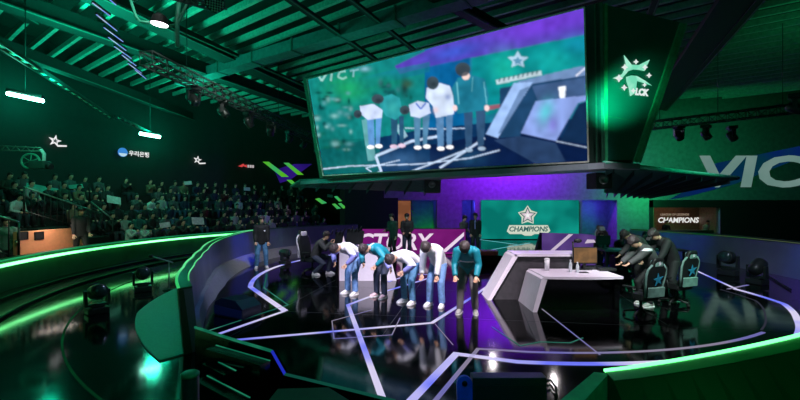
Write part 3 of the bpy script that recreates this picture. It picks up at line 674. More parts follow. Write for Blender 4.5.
def seated2(li, pi):
    nm, jc = LOOKS[li]; pz = POSES[pi][1]
    me_name = 'seated_person'
    global limb
    q = MB(); state = {'n': 0}
    def lm(mb, pts, rads, n=10, sub=3):
        k = len(mb.f); _l(mb, pts, rads, n, sub)
        mi = 1 if rads[0] == .075 and rads[-1] == .045 else (0 if rads[0] == .055 else 2)
        for i in range(k, len(mb.f)): mb.m[i] = mi
    limb = lm
    try: q, _, _ = seated(None, None, None, pz)
    finally: limb = _l
    me = D.meshes.new(me_name); me.from_pydata([tuple(v) for v in q.v], [], q.f)
    tc_ = [(34, 38, 48), (52, 66, 96), (28, 28, 30)][li % 3]
    for m in (pm('skin', (214, 168, 142), .5, var=.08), pm('spectator_cloth_%d' % li, jc, .8), pm('spectator_trousers_%d' % (li % 3), tc_, .8), pm('hair_dark', (24, 20, 20), .5), pm('shoe_dark', (40, 40, 42), .6)): me.materials.append(m)
    for p_, mi in zip(me.polygons, q.m): p_.material_index = mi; p_.use_smooth = True
    bm = bmesh.new(); bm.from_mesh(me); bmesh.ops.recalc_face_normals(bm, faces=bm.faces[:]); bm.to_mesh(me); bm.free()
    return me
AUD = {}
ORD = 'front second third fourth fifth top'.split()
NTH = ['first', 'second', 'third', 'fourth', 'fifth', 'sixth', 'seventh', 'eighth', 'ninth', 'tenth', 'eleventh', 'twelfth', 'thirteenth', 'fourteenth', 'fifteenth', 'sixteenth', 'seventeenth', 'eighteenth', 'nineteenth', 'twentieth',
       'twenty-first', 'twenty-second', 'twenty-third', 'twenty-fourth', 'twenty-fifth', 'twenty-sixth', 'twenty-seventh', 'twenty-eighth', 'twenty-ninth', 'thirtieth', 'thirty-first', 'thirty-second', 'thirty-third', 'thirty-fourth', 'thirty-fifth']
rnd = random.Random(11); seats = []; gapr = random.Random(5)
for ri, ((R, z), (a0, a1)) in enumerate(zip(ROWS, R0A)):
    step = math.degrees(.62 / R); a = a1 - .6; k = 0
    while a > a0 + .5:
        pos = ARC(R + .2, a, z); xs = 400 + pos.x * FPX / pos.y; a -= step
        if xs < -8 or xs > 350: continue
        if gapr.random() < (.08 if ri < 4 else .2): continue
        seats.append((ri, k, pos, a + step)); k += 1
GA = 'spectators in the dark stand'
for ri, k, pos, a in seats:
    li = rnd.choice((0, 0, 0, 8, 8, 8, 1, 2, 3, 4, 4, 5, 6, 7, 9, 0, 8, 1)); pi = rnd.choice((0, 0, 0, 1, 2, 3))
    if (li, pi) not in AUD: AUD[li, pi] = seated2(li, pi)
    o = D.objects.new('person', AUD[li, pi]); COL.objects.link(o)
    o.location = pos; o.rotation_euler.z = math.radians(a) - PI / 2 + rnd.uniform(-.2, .2); s = rnd.uniform(.94, 1.03); o.scale = (s, s, s)
    tag(o, f'spectator in {LOOKS[li][0]}, {POSES[pi][0]}, {NTH[k]} from the stairs, {ORD[ri]} row', 'person', GA)
# boards and cloths held up in the stand
bm_w = pm('cheer_board', (200, 212, 210), .6); bm_t = pm('cheer_cloth', (80, 160, 150), .7)
for px, py, ri, w_, h_, mt, lb in ((114, 200, 2, .62, .32, bm_w, 'pale cheering board held high beside the railing stairs'), (198, 221, 0, .62, .34, bm_w, 'white cheering board held low in the front row before the red jumper'),
        (165, 225, 0, .5, .22, bm_w, 'white cheering board lying slanted on a front row lap'), (188, 183, 4, .42, .2, bm_w, 'dim pale board in the upper rows below the star sign'),
        (247, 189, 4, .4, .22, bm_w, 'tilted pale board in the upper rows toward the screen'), (43, 189.5, 5, 1.25, .32, bm_t, 'long teal cheering cloth spread over the railing near the crane'), (76, 186.5, 5, .6, .18, bm_t, 'short teal cloth held up beside the long teal one'),
        (330, 196, 4, .4, .2, bm_w, 'small dim board held near the violet wall')):
    R = ROWS[ri][0] - .22
    k = (px - 400) / FPX; A_ = k * k + 1; B_ = -2 * (k * CX + CY); C_ = CX * CX + CY * CY - R * R; Y = (-B_ + math.sqrt(max(B_ * B_ - 4 * A_ * C_, 0))) / (2 * A_)
    c = P(px, py, Y); ang = math.degrees(math.atan2(c.y - CY, c.x - CX))
    q = MB(); q.box(c, (w_, .02, h_), Matrix.Rotation(math.radians(ang) - PI / 2, 3, 'Z') @ Matrix.Rotation(rnd.uniform(-.2, .2), 3, 'Y') @ Matrix.Rotation(-.25, 3, 'X'), 0, .006)
    tag(q.build('cheer_board', mt, None, c), lb, 'cheering board', 'boards and cloths held in the stand')

# entrance with lit orange wall, stairs and railings
ex0, ex1 = F(17, 262, 0).x, 0
orange = pm('orange_wall', (226, 148, 104), .6, var=.06)
t = thing('entrance_wall', 'orange lit entrance wall with two small dark hatches under the railing', 'wall panel', (-11.1, 12.6, 0))
wl0, wl1 = P(18, 204, 11.7), P(86, 204, 14.1)
u = (wl1 - wl0).normalized(); n = V((u.y, -u.x, 0))
g0, g1 = V((wl0.x, wl0.y, 0)), V((wl1.x, wl1.y, 0))
q = MB(); q.hexa([g0, g1, g1 - n * .15, g0 - n * .15], [p + W * 1.36 for p in (g0, g1, g1 - n * .15, g0 - n * .15)]); wpan = q.build('wall_panel', orange, t)
for px in (22.8, 38.8):
    f = (px - 18) / 68.0; Yh = 1 / (1 / 11.7 * (1 - f) + 1 / 14.1 * f); c = P(px, 235.8, Yh); c = V((c.x, c.y, c.z))
    q = MB(); q.box(c + n * .0, (.02, .26, .2), Matrix.Rotation(math.atan2(u.y, u.x) - PI / 2, 3, 'Z')); ht = q.build('hatch', black, t)
    q = MB(); R_ = Matrix.Rotation(math.atan2(u.y, u.x) - PI / 2, 3, 'Z')
    for dy, dz, sy, sz in ((0, .11, .3, .025), (0, -.11, .3, .025), (.14, 0, .025, .24), (-.14, 0, .025, .24)): q.box(c + R_ @ V((.0, dy, dz)) , (.05, sy, sz), R_)
    q.build('hatch_frame', dark, ht)
q = MB(); q.hexa([g0 + n * 1.2, g1 + n * 1.2, g1, g0], [p + W * .3 for p in (g0 + n * 1.2, g1 + n * 1.2, g1, g0)]); q.build('landing', pm('landing_floor', (190, 130, 96), .5), t)
rail_m = pm('railing_steel', (120, 150, 140), .35, .6)
def railing(label, a, b_, h0, n, name='railing', low=.1):
    t = thing(name, label, 'railing', V((a.x, a.y, 0)) * .5 + V((b_.x, b_.y, 0)) * .5)
    q = MB(); q.tube([a, b_], .028, 8); q.build('handrail', rail_m, t)
    q = MB(); q.tube([a - W * (h0 - low), b_ - W * (h0 - low)], .018, 6); q.build('bottom_rail', dark, t)
    for k in range(n):
        p = a.lerp(b_, (k + .02) / (n - .96)); q = MB(); q.tube([p - W * h0, p], .018 if 0 < k < n - 1 else .03, 6); q.build('post', dark, t)
    return t
railing('sloping stair railing with many thin posts above the orange entrance wall', P(24, 187, 12.6), P(101, 213.5, 15.2), .85, 14)
railing('short railing with two stout posts over the balustrade, at the foot of the stairs', P(91, 202, 15.0), P(113, 219.5, 15.2), .8, 3)
railing('dark railing with a teal top rail beside the man at the picture edge', P(-12, 213, 11.0), P(19, 222, 11.35), 1.1, 4)
# camera crane over the stand
t = thing('camera_crane', 'camera crane arm with hanging camera over the darkest part of the stand', 'camera crane', P(5, 149, 13))
a, b_ = P(-30, 147, 13), P(41, 149.5, 13); q = MB()
for dz in (-.09, .09): q.tube([a + W * dz, b_ + W * dz * .6], .022, 6)
for k in range(14): q.tube([a.lerp(b_, k / 14) + W * (.09 if k % 2 else -.09), a.lerp(b_, (k + 1) / 14) + W * (-.09 if k % 2 else .09)], .014, 5)
q.build('arm_truss', pm('crane_metal', (90, 120, 108), .4, .5), t)
q = MB(); q.tube([b_, P(44, 154, 13), P(44, 161, 13), P(38, 164, 13)], .05, 8); q.build('neck', pm('crane_pale', (190, 200, 196), .4), t)
wc_ = P(29, 161, 13); q = MB(); q.tube([wc_ + V((.30 * math.cos(a), .05, .24 * math.sin(a))) for a in [2 * PI * k / 24 for k in range(24)]], .03, 6, 0, True)
for k in range(3): a = PI * k / 3 + .4; q.tube([wc_ + V((.30 * math.cos(a), .05, .24 * math.sin(a))), wc_ - V((.30 * math.cos(a), -.05, .24 * math.sin(a)))], .014, 5)
q.build('wheel', pm('crane_teal', (60, 150, 126), .45), t)
q = MB(); q.box(P(40, 165, 13), (.5, .3, .26), None, 0, .03); cm = q.build('camera', pm('crane_cam', (40, 66, 60), .4), t)
q = MB(); q.lathe([(.09, 0), (.1, .2), (.07, .2)], P(47, 166, 13), (1, -.3, -.1), 16); q.build('camera_lens', black, cm)
# ------------------------------------------------------------------ hung LED screen structure
SH = V((-567, 400, 0)).normalized(); SD = V((236, 400, -1846)).normalized(); SN = SH.cross(SD).normalized()
if SN.y > 0: SN = -SN
S0 = P(588, 161, 9.0)
def hit(px, py, o, n):
    d = V(((px - 400) / FPX, 1, (HY - py) / FPX)); c = V((0, 0, CAMZ)); return c + d * ((o - c).dot(n) / d.dot(n))
def scr(px, py, off=0.0): return hit(px, py, S0, SN) + SN * off
TL, TR, BL, BR = scr(308, 79), scr(584, 8), scr(324, 175), scr(588, 161)
cA, cB, cC = scr(603, 163), scr(600, 4), None
cC = P(634, 163, cA.y + .25); CN = (cC - cA).cross(cB - cA).normalized()
if CN.y > 0: CN = -CN
def chm(px, py, off=0.0): return hit(px, py, cA, CN) + CN * off
t = thing('hanging_screen', 'huge tilted LED screen hung over the stage showing the bowing players', 'screen', V((BR.x, BR.y, BR.z)))
hs = t
frame_m = pm('screen_frame', (40, 92, 70), .45, .2); shell_m = pm('screen_shell', (24, 52, 42), .5)
bk = V((.55, .85, 0)).normalized()
tl, tr, bl, br = scr(304, 77, -.02), scr(602, 2, -.02), scr(321, 179, -.02), scr(604, 166, -.02); tr2, br2 = chm(604, 3, -.07), chm(605, 166, -.07)
ct, cb = chm(685, 22, -.07), chm(633, 165, -.07)
back = V((-.2, 1, 0)).normalized()
q = MB(); q.hexa([bl, br, br + bk * .6, bl + bk * .6], [tl, tr, tr + bk * .6, tl + bk * .6]); q.hexa([br2, cb, cb + bk * .5, br2 + bk * .5], [tr2, ct, ct + bk * .5, tr2 + bk * .5]); q.build('shell', shell_m, t)
q = MB()
def edge(q, a, b_, w, d, n): 
    a, b_ = V(a), V(b_); s = n.cross(b_ - a).normalized() * w / 2; q.hexa([a - s, a + s, b_ + s, b_ - s], [p + n * d for p in (a - s, a + s, b_ + s, b_ - s)])
pale = pm('screen_edge_pale', (205, 205, 190), .5)
edge(q, scr(307.3, 79.3), scr(584.6, 7.4), .03, .04, SN); edge(q, scr(307.3, 79.3), scr(323.5, 175.5), .03, .04, SN); edge(q, scr(323.5, 175.5), scr(588.6, 161.6), .03, .04, SN); edge(q, scr(584.6, 7.4), scr(588.6, 161.6), .03, .04, SN)
q.build('bezel', pale, t)
q = MB(); edge(q, scr(305, 78), scr(322, 178), .16, .03, SN); q.build('side_frame', frame_m, t); q = MB(); edge(q, scr(601.5, 3), scr(603.5, 164), .06, .05, SN); q.build('side_frame', frame_m, t); q = MB(); edge(q, scr(595, 4), scr(597, 164), .03, .04, SN); q.build('side_frame', frame_m, t)

# ---- the picture on the screen
NU, NV = 660, 256
us, vs2 = np.linspace(0, 1, NU), np.linspace(0, 1, NV)
pts3 = np.zeros((NV, NU, 3)); px_ = np.zeros((NV, NU)); py_ = np.zeros((NV, NU))
for j, b_ in enumerate(vs2):
    L, R_ = TL.lerp(BL, b_), TR.lerp(BR, b_)
    w = (np.array(L)[None] * (1 - us[:, None]) + np.array(R_)[None] * us[:, None]); pts3[j] = w
    px_[j] = 400 + w[:, 0] / w[:, 1] * FPX; py_[j] = HY - (w[:, 2] - CAMZ) / w[:, 1] * FPX
img = np.zeros((NV, NU, 3))
def c3(*c): return np.array([lin(x / 255) for x in c])
def inside(pl):
    r = np.zeros((NV, NU), bool); n = len(pl)
    for i in range(n):
        (xa, ya), (xb, yb) = pl[i], pl[(i + 1) % n]
        if ya == yb: continue
        cnd = ((ya > py_) != (yb > py_)) & (px_ < (xb - xa) * (py_ - ya) / (yb - ya) + xa); r ^= cnd
    return r
def poly(pl, col, a=1.0):
    mk = inside(pl)[..., None] * a; global img; img = img * (1 - mk) + c3(*col) * mk
def blob(x, y, rx, ry, col, a=1.0, rot=0, hard=False):
    global img; ca, sa = math.cos(rot), math.sin(rot); dx, dy = px_ - x, py_ - y
    r2 = ((dx * ca + dy * sa) / rx) ** 2 + ((-dx * sa + dy * ca) / ry) ** 2
    mk = ((r2 < 1) if hard else np.exp(-r2))[..., None] * a; img = img * (1 - mk) + c3(*col) * mk
def stroke(pl, w, col, a=1.0):
    for (xa, ya), (xb, yb) in zip(pl, pl[1:]):
        L = math.hypot(xb - xa, yb - ya); nx, ny = -(yb - ya) / L * w / 2, (xb - xa) / L * w / 2
        poly([(xa + nx, ya + ny), (xb + nx, yb + ny), (xb - nx, yb - ny), (xa - nx, ya - ny)], col, a)
def soft(k=1):
    global img
    for _ in range(k):
        p = np.pad(img, ((1, 1), (1, 1), (0, 0)), 'edge'); img = (p[:-2, 1:-1] + p[2:, 1:-1] + p[1:-1, :-2] + p[1:-1, 2:] + 2 * p[1:-1, 1:-1]) / 6
img[:] = c3(30, 116, 140)
poly([(300, 60), (425, 45), (425, 190), (300, 190)], (22, 126, 124))
poly([(425, 40), (470, 28), (470, 125), (425, 130)], (12, 98, 148))
poly([(395, 66), (440, 44), (590, 4), (590, 36), (500, 52), (440, 64), (400, 74)], (88, 66, 170)); blob(545, 24, 60, 12, (112, 62, 196), .8, -.25); blob(455, 52, 30, 8, (52, 92, 190), .7, -.25)
poly([(330, 85), (400, 68), (430, 62), (430, 72), (380, 84), (330, 100)], (24, 116, 140), .7)
blob(348, 88, 22, 14, (34, 158, 92), .8); blob(385, 82, 22, 8, (20, 128, 100), .7); blob(330, 150, 20, 20, (12, 92, 84), .7)
poly([(440, 66), (470, 57), (470, 100), (440, 104)], (12, 92, 140), .8); poly([(472, 58), (588, 34), (588, 95), (472, 118)], (14, 128, 134))
blob(505, 68, 14, 16, (30, 176, 156), .8); blob(552, 62, 22, 14, (26, 166, 160), .7); blob(578, 44, 16, 10, (24, 130, 160), .6)
soft(2)
stroke([(318, 74), (322, 81), (327, 73)], 2.2, (150, 196, 190), .8); stroke([(332, 73), (331, 81)], 2.2, (150, 196, 190), .8); stroke([(346, 71), (340, 72), (338, 77), (343, 79), (347, 77)], 2, (150, 196, 190), .7); stroke([(350, 71), (359, 69.5)], 1.8, (140, 186, 196), .7); stroke([(354, 70), (353.5, 77)], 1.8, (140, 186, 196), .7); blob(365, 69, 5, 2.4, (140, 180, 200), .7)
# the floor of the picture
poly([(318, 150), (375, 138), (430, 128), (500, 122), (590, 118), (590, 164), (322, 178)], (16, 54, 92)); poly([(320, 140), (380, 138), (380, 176), (322, 178)], (14, 104, 100), .8)
poly([(430, 145), (500, 132), (590, 140), (590, 163), (430, 170)], (14, 34, 72)); blob(400, 160, 24, 8, (70, 110, 150), .6); blob(468, 158, 18, 8, (40, 90, 120), .5); blob(350, 165, 18, 6, (30, 120, 118), .6)
# seats and gear behind
rs = random.Random(3)
for k in range(46): blob(rs.uniform(316, 352), rs.uniform(92, 150), rs.uniform(1.2, 4), rs.uniform(1, 3), rs.choice(((92, 150, 156), (10, 70, 66), (130, 176, 176), (16, 98, 84), (8, 50, 56))), .75)
for k in range(16): blob(rs.uniform(376, 412), rs.uniform(82, 100), rs.uniform(1.5, 4), rs.uniform(1.5, 4), rs.choice(((20, 66, 74), (16, 88, 80), (60, 112, 118))), .7)
blob(405, 88, 4, 10, (26, 62, 62), .9); blob(408, 84, 5, 4, (60, 92, 72), .8)
poly([(362, 120), (371, 118), (376, 160), (368, 161)], (110, 168, 172), .8); poly([(400, 122), (408, 136), (402, 140), (396, 128)], (150, 186, 200), .8)
poly([(478, 108), (505, 103), (505, 107), (478, 112)], (170, 70, 92), .7)
# glowing lines
for pl, w in (([(323, 169), (350, 166), (420, 164), (470, 158), (500, 150)], 1.2), ([(382, 173), (376, 156), (412, 141), (440, 136)], 2.6), ([(378, 172), (400, 176), (466, 150), (470, 138)], 1.6), ([(440, 168), (485, 138)], 2.2), ([(372, 172), (366, 168), (400, 160)], 1.0), ([(556, 141), (590, 148)], .8), ([(405, 128), (440, 129), (470, 128)], 1)): stroke(pl, w, (196, 214, 238), .85)
# desks
poly([(500, 88), (532, 83), (586, 74), (586, 96), (540, 104), (520, 136), (500, 138)], (34, 70, 104)); poly([(532, 86), (586, 77), (586, 95), (538, 101)], (66, 92, 130)); poly([(516, 82), (582, 66), (587, 68), (587, 75), (532, 84)], (112, 136, 176), .95)
poly([(514, 83), (533, 82), (498, 138), (486, 134)], (150, 178, 220)); poly([(520, 90), (530, 86), (503, 132), (498, 134)], (52, 84, 120), .6); stroke([(576, 76), (588, 66)], 1.5, (220, 222, 235))
poly([(536, 101), (588, 95), (588, 100), (578, 103), (556, 141), (521, 133)], (132, 152, 206)); blob(546, 112, 7, 12, (70, 190, 190), .7, .3); blob(553, 124, 5, 8, (128, 112, 200), .6); poly([(579, 104), (588, 101), (588, 144), (560, 141)], (22, 48, 80))
poly([(494, 140), (520, 136), (556, 143), (566, 162), (536, 164)], (60, 86, 120), .5); poly([(558.5, 87), (566, 86), (565, 98), (560, 98)], (226, 232, 240)); 
# emblem
pts5 = [(518 + 11 * math.cos(math.radians(-90 + 36 * k)) * (1 if k % 2 == 0 else .5), 60 + 9 * math.sin(math.radians(-90 + 36 * k)) * (1 if k % 2 == 0 else .5)) for k in range(10)]
poly(pts5, (168, 196, 216)); poly([((x - 518) * .5 + 518, (y - 60) * .5 + 61) for x, y in pts5], (90, 140, 166)); 
poly([(496, 80), (541, 70.5), (542, 75), (497, 84.5)], (180, 198, 206))
for k in range(9): stroke([(499 + k * 4.7, 82 - k), (500.4 + k * 4.7, 78.2 - k)], 1.8, (64, 96, 104), .75)
# the bowing row in the picture
def fig(torso, tc_, head, legs, lc, shoe, sc_, hr=(5.2, 5.2)):
    for l in legs: poly(l, lc)
    for s in shoe: blob(s[0], s[1], 3.8, 2.0, sc_, 1, 0, True)
    poly(torso, tc_); blob(head[0], head[1], hr[0], hr[1], (62, 78, 88), 1, 0, True); blob(head[0] + 1, head[1] + 1.5, hr[0] * .6, hr[1] * .5, (36, 46, 54), .7)
fig([(360, 106), (374, 104), (383, 110), (382, 118), (368, 120), (361, 114)], (188, 200, 226), (358, 114), [[(367, 117), (374, 118), (375, 145), (369, 146)], [(376, 117), (382, 117), (380, 144), (376, 145)]], (96, 146, 196), [(371, 147), (379, 146)], (236, 236, 240), (4, 4))
fig([(380, 98), (392, 94), (400, 98), (403, 113), (396, 120), (386, 116), (380, 106)], (48, 148, 154), (378, 99), [[(391, 117), (398, 118), (397, 145), (392, 146)], [(399, 116), (404, 116), (404, 144), (400, 145)]], (44, 88, 116), [(394, 146.5), (402, 145.5)], (214, 190, 210), (6, 4.6))
fig([(409, 105), (418, 101), (429, 103), (431, 113), (420, 118), (411, 116)], (186, 198, 222), (405, 110), [[(414, 116), (421, 117), (420, 145), (415, 146)], [(423, 115), (430, 115), (427, 144), (423, 145)]], (84, 128, 158), [(418, 147.5), (427, 146.5)], (240, 240, 244), (5, 4.5))
fig([(427, 88), (440, 83), (450, 86), (455, 100), (454, 114), (436, 118), (433, 106), (426, 98)], (196, 208, 228), (433, 83), [[(436, 116), (444, 116), (444, 146), (438, 147)], [(446, 115), (453, 113), (452, 144), (447, 146)]], (90, 130, 168), [(441, 148.5), (450, 147)], (240, 240, 244), (6, 6.5))
fig([(452, 88), (458, 78), (472, 75), (485, 79), (489, 96), (486, 110), (458, 114), (454, 104)], (36, 120, 142), (463, 69), [[(464, 110), (473, 112), (472, 146), (466, 148)], [(476, 111), (486, 109), (484, 145), (478, 147)]], (52, 84, 116), [(469, 150), (482, 148.5)], (150, 170, 190), (7.5, 6.5))
blob(466, 76, 4, 4, (212, 188, 182), 1, 0, True); blob(463, 71, 6.8, 5.4, (58, 70, 80), .9, 0, True)
stroke([(457, 82), (459, 104)], 1, (120, 190, 200), .7); stroke([(473, 77), (472, 92)], 1, (110, 180, 190), .6); stroke([(484, 82), (487, 104)], 1, (120, 190, 200), .7); blob(466, 97, 6, 10, (20, 92, 116), .5); blob(455, 108, 2.5, 3, (222, 196, 196), 1, 0, True); blob(487, 108, 2.5, 3, (222, 196, 196), 1, 0, True)
stroke([(416, 103), (421, 109), (426, 103)], 1.6, (96, 120, 190)); blob(448, 97, 3, 3, (120, 140, 190), .7); blob(436, 110, 2.5, 3, (218, 194, 200), .9); blob(393, 108, 5, 5, (70, 176, 172), .6)
rr = np.random.RandomState(4); nz_ = rr.rand(26, 66); jj = np.clip((vs2 * 25).astype(int), 0, 24); ii = np.clip((us * 65).astype(int), 0, 64); fa, fb = (vs2 * 25 - jj)[:, None], (us * 65 - ii)[None]
nn = nz_[jj][:, ii] * (1 - fa) * (1 - fb) + nz_[jj + 1][:, ii] * fa * (1 - fb) + nz_[jj][:, ii + 1] * (1 - fa) * fb + nz_[jj + 1][:, ii + 1] * fa * fb
img = np.clip(img, 0, 1) ** 1.12 * 1.12 * (.8 + .4 * nn[..., None])
soft(2)
img = img.reshape(128, 2, 330, 2, 3).mean((1, 3)); pts3 = pts3.reshape(128, 2, 330, 2, 3).mean((1, 3)); NU, NV = 330, 128
me = D.meshes.new('display'); fs = [(j * NU + i, j * NU + i + 1, (j + 1) * NU + i + 1, (j + 1) * NU + i) for j in range(NV - 1) for i in range(NU - 1)]
off = ORG[t.name] - SN * .012
me.from_pydata([tuple(p - np.array(off)) for p in pts3.reshape(-1, 3)], [], fs)
ca = me.color_attributes.new('picture', 'FLOAT_COLOR', 'POINT'); flat = np.concatenate([img.reshape(-1, 3), np.ones((NU * NV, 1))], 1).astype(np.float32); ca.data.foreach_set('color', flat.ravel())
sm = em('screen_picture', (255, 255, 255), 1.25); nt = sm.node_tree; at = nt.nodes.new('ShaderNodeAttribute'); at.attribute_name = 'picture'; nt.links.new(at.outputs['Color'], nt.nodes['Emission'].inputs['Color'])
me.materials.append(sm); link('display', me, t)

# ---- the slanted emblem panel next to the screen
t = hs
pan = pm('emblem_panel', (30, 108, 92), .3, spec=.5, var=.1, scale=2)
q = MB(); q.prism([chm(*p) for p in ((606, 4.5), (681, 22.5), (633, 160), (606, 160))], -CN * .03); ep = q.build('emblem_panel', pan, t)
strip_m = pm('panel_strip', (60, 178, 122), .4)
q = MB(); edge(q, chm(681, 24), chm(634.5, 162), .11, .05, CN); edge(q, chm(684.6, 24), chm(638.4, 162), .06, .05, CN); q.build('edge_strip', strip_m, t)
q = MB(); edge(q, chm(604.2, 4), chm(605, 162), .07, .05, CN); q.build('corner_strip', strip_m, t)
q = MB(); edge(q, chm(606, 63), chm(664, 73), .015, .006, CN); edge(q, chm(606, 116), chm(648, 123), .015, .006, CN); q.build('joint', pm('panel_joint', (20, 120, 84), .5), ep)
lz = lambda pl: [chm(590 + x * .225, 40 + y * .225, .012) for x, y in pl]
lm1 = em('emblem_mint', (120, 226, 186), .95, (170, 244, 214), 3); lm2 = em('emblem_sparkle', (226, 236, 232), 1.0)
q = MB()
for pl in (((148, 68), (182, 110), (214, 112), (262, 88), (238, 138), (214, 133), (190, 131), (168, 138), (150, 158), (135, 178), (98, 170), (140, 152), (158, 118)),
           ((158, 165), (180, 158), (205, 160), (240, 180), (272, 203), (236, 192), (206, 182), (203, 205), (200, 235), (176, 250), (170, 215), (160, 185))):
    q.prism(lz(pl), CN * .01)
q.build('emblem', lm1, ep)
for x, y, s in ((150, 122, 15), (200, 98, 12), (240, 122, 13), (258, 158, 12), (238, 200, 10), (188, 226, 12), (148, 212, 14), (124, 171, 18)):
    q = MB(); q.prism([p + CN * .011 for p in lz([(x, y - s), (x + s * .35, y - s * .35), (x + s, y), (x + s * .35, y + s * .35), (x, y + s), (x - s * .35, y + s * .35), (x - s, y), (x - s * .35, y - s * .35)])], CN * .008); q.build('sparkle', lm2, ep)
uu = (chm(660, 96) - chm(640, 94)).normalized(); vv = (chm(636, 86) - chm(636, 94)).normalized()
text_mesh('LCK', .19, uu, vv, chm(634.5, 94.5, .014), lm2, 'lettering', ep, .2, .012, .004)

# ---- the ledge under the screen, its louvred wings and the boxes hung from it
ledge_m = pm('ledge_metal', (120, 132, 138), .45, .2, var=.08); soff = pm('soffit_teal', (52, 96, 92), .5); fin_m = pm('soffit_fin', (30, 52, 54), .5)
cn = thing('screen_canopy', 'faceted canopy ledge under the hung screen with louvred wings on both ends', 'canopy', P(588, 166, 8.7))
l0, l1, l2, l3 = P(300, 181, 15.2), P(588, 163.5, 8.75), P(604, 162.5, 8.7), P(640, 163.5, 9.1)
q = MB(); th = .13
for a, b_ in ((l0, l1), (l1, l2), (l2, l3)):
    n = V((.45, .85, 0)) * 1.0; q.hexa([a - W * th, b_ - W * th, b_ - W * th + n, a - W * th + n], [a, b_, b_ + n, a + n])
q.build('front_ledge', ledge_m, cn)
def wing(name, o, i1, i2, o2, nfin, mt):
    q = MB(); q.hexa([o - W * .05, i1 - W * .08, i2 - W * .05, o2 - W * .03], [o, i1, i2 + W * .3, o2 + W * .05]); w_ = q.build(name, mt, cn)
    for k in range(nfin):
        f = (k + .6) / nfin; a = o.lerp(i1, f) - W * (.07 + .03 * f); b_ = o2.lerp(i2, f) - W * .06
        q = MB(); q.hexa([a, a + (i1 - o).normalized() * .03, b_ + (i1 - o).normalized() * .03, b_], [p - W * .11 for p in (a, a + (i1 - o).normalized() * .03, b_ + (i1 - o).normalized() * .03, b_)]); q.build('fin', fin_m, w_)
    return w_
wing('wing', P(300, 179, 15.2), P(440, 176.5, 12.2), P(432, 191, 13.2), P(291, 186.5, 15.6), 8, soff)
wing('wing', P(738, 178, 11.3), P(606, 163.5, 8.8), P(604, 191, 10.6), P(652, 194, 13.5), 8, soff)
we = pm('wing_edge', (70, 170, 140), .45)
for a, b_, r in ((l0, P(291, 186.5, 15.6), .05), (P(604, 163, 8.75), P(738, 178, 11.3), .055), (P(738, 178, 11.3), P(652, 193.5, 13.5), .025), (P(340, 181, 15), P(432, 192, 13.1), .03)):
    q = MB(); q.tube([a, b_], r, 6); q.build('wing_edge', we, cn)
for lb, x0, x1, y0, y1, Y in (('dark box with a round lamp hung under the canopy, near the emblem panel', 591, 607, 173, 189, 9.6), ('dark grey box hung under the canopy beside the violet wall band', 424, 440, 178, 193, 12.6)):
    c = P((x0 + x1) / 2, (y0 + y1) / 2, Y); w_, h_ = (x1 - x0) * Y / FPX, (y1 - y0) * Y / FPX
    pb = thing('projector_box', lb, 'projector', c); q = MB(); q.box(c, (w_, .5, h_), None, 0, .02); q.build('housing', pm('housing_dark', (46, 44, 48), .5), pb)
    q = MB(); q.lathe([(.11, 0), (.11, .03), (.07, .04), (.05, .02)], c + V((-.02, -.25, .02)), (0, -1, 0), 18); q.build('lamp_ring', pm('lamp_ring', (120, 124, 126), .3, .6), pb)
# ------------------------------------------------------------------ desks
def fold_desk(label, xb, xt, x1, y0, y1, h, th, mats, panel_y, wig=0.0):
    t = thing('player_desk', label, 'desk', ((xt + x1) / 2, (y0 + y1) / 2, 0))
    q = MB(); pr = [(xb - .02, 0), (xb + .07, 0), (xt + .07, h - th), (xt + .02, h), (xt - .05, h - .05)]
    q.hexa([V((x, y0, z)) for x, z in pr], [V((x, y1, z)) for x, z in pr]); q.build('slanted_leg', mats[0], t)
    q = MB(); n = 10; f = [V((xt + (x1 - xt) * k / n, y0 - wig * math.sin(PI * k / n) , h)) for k in range(n + 1)]; bk_ = [V((x1, y1, h)), V((xt, y1, h))]
    q.hexa([p - W * th for p in f + bk_], f + bk_); q.build('top', mats[0], t)
    q = MB(); q.hexa([V((x, panel_y, z)) for x, z in ((xb + .1, 0), (x1 - .06, 0), (x1 - .06, h - th), (xt + .05, h - th))], [V((x, panel_y + .04, z)) for x, z in ((xb + .1, 0), (x1 - .06, 0), (x1 - .06, h - th), (xt + .05, h - th))]); q.build('modesty_panel', mats[1], t)
    q = MB(); q.hexa([V((x1 - .1, y0 + .15, 0)), V((x1, y0 + .15, 0)), V((x1, y1, 0)), V((x1 - .1, y1, 0))], [V((x1 - .1, y0 + .15, h - th)), V((x1, y0 + .15, h - th)), V((x1, y1, h - th)), V((x1 - .1, y1, h - th))]); q.build('end_panel', mats[1], t)
    return t
grey_panel = pm('desk_panel', (62, 60, 64), .35)
fold_desk('tall pale folded desk with a slanted leg behind the low white desk', 2.0, 2.6, 4.15, 9.05, 9.72, 1.05, .06, (white_top, grey_panel), 9.13)
fold_desk('low white folded desk with slanted leg carrying cup, bottles and monitor', 2.69, 2.9, 4.5, 8.05, 9.03, .72, .05, (white_top, gloss), 8.3, .08)
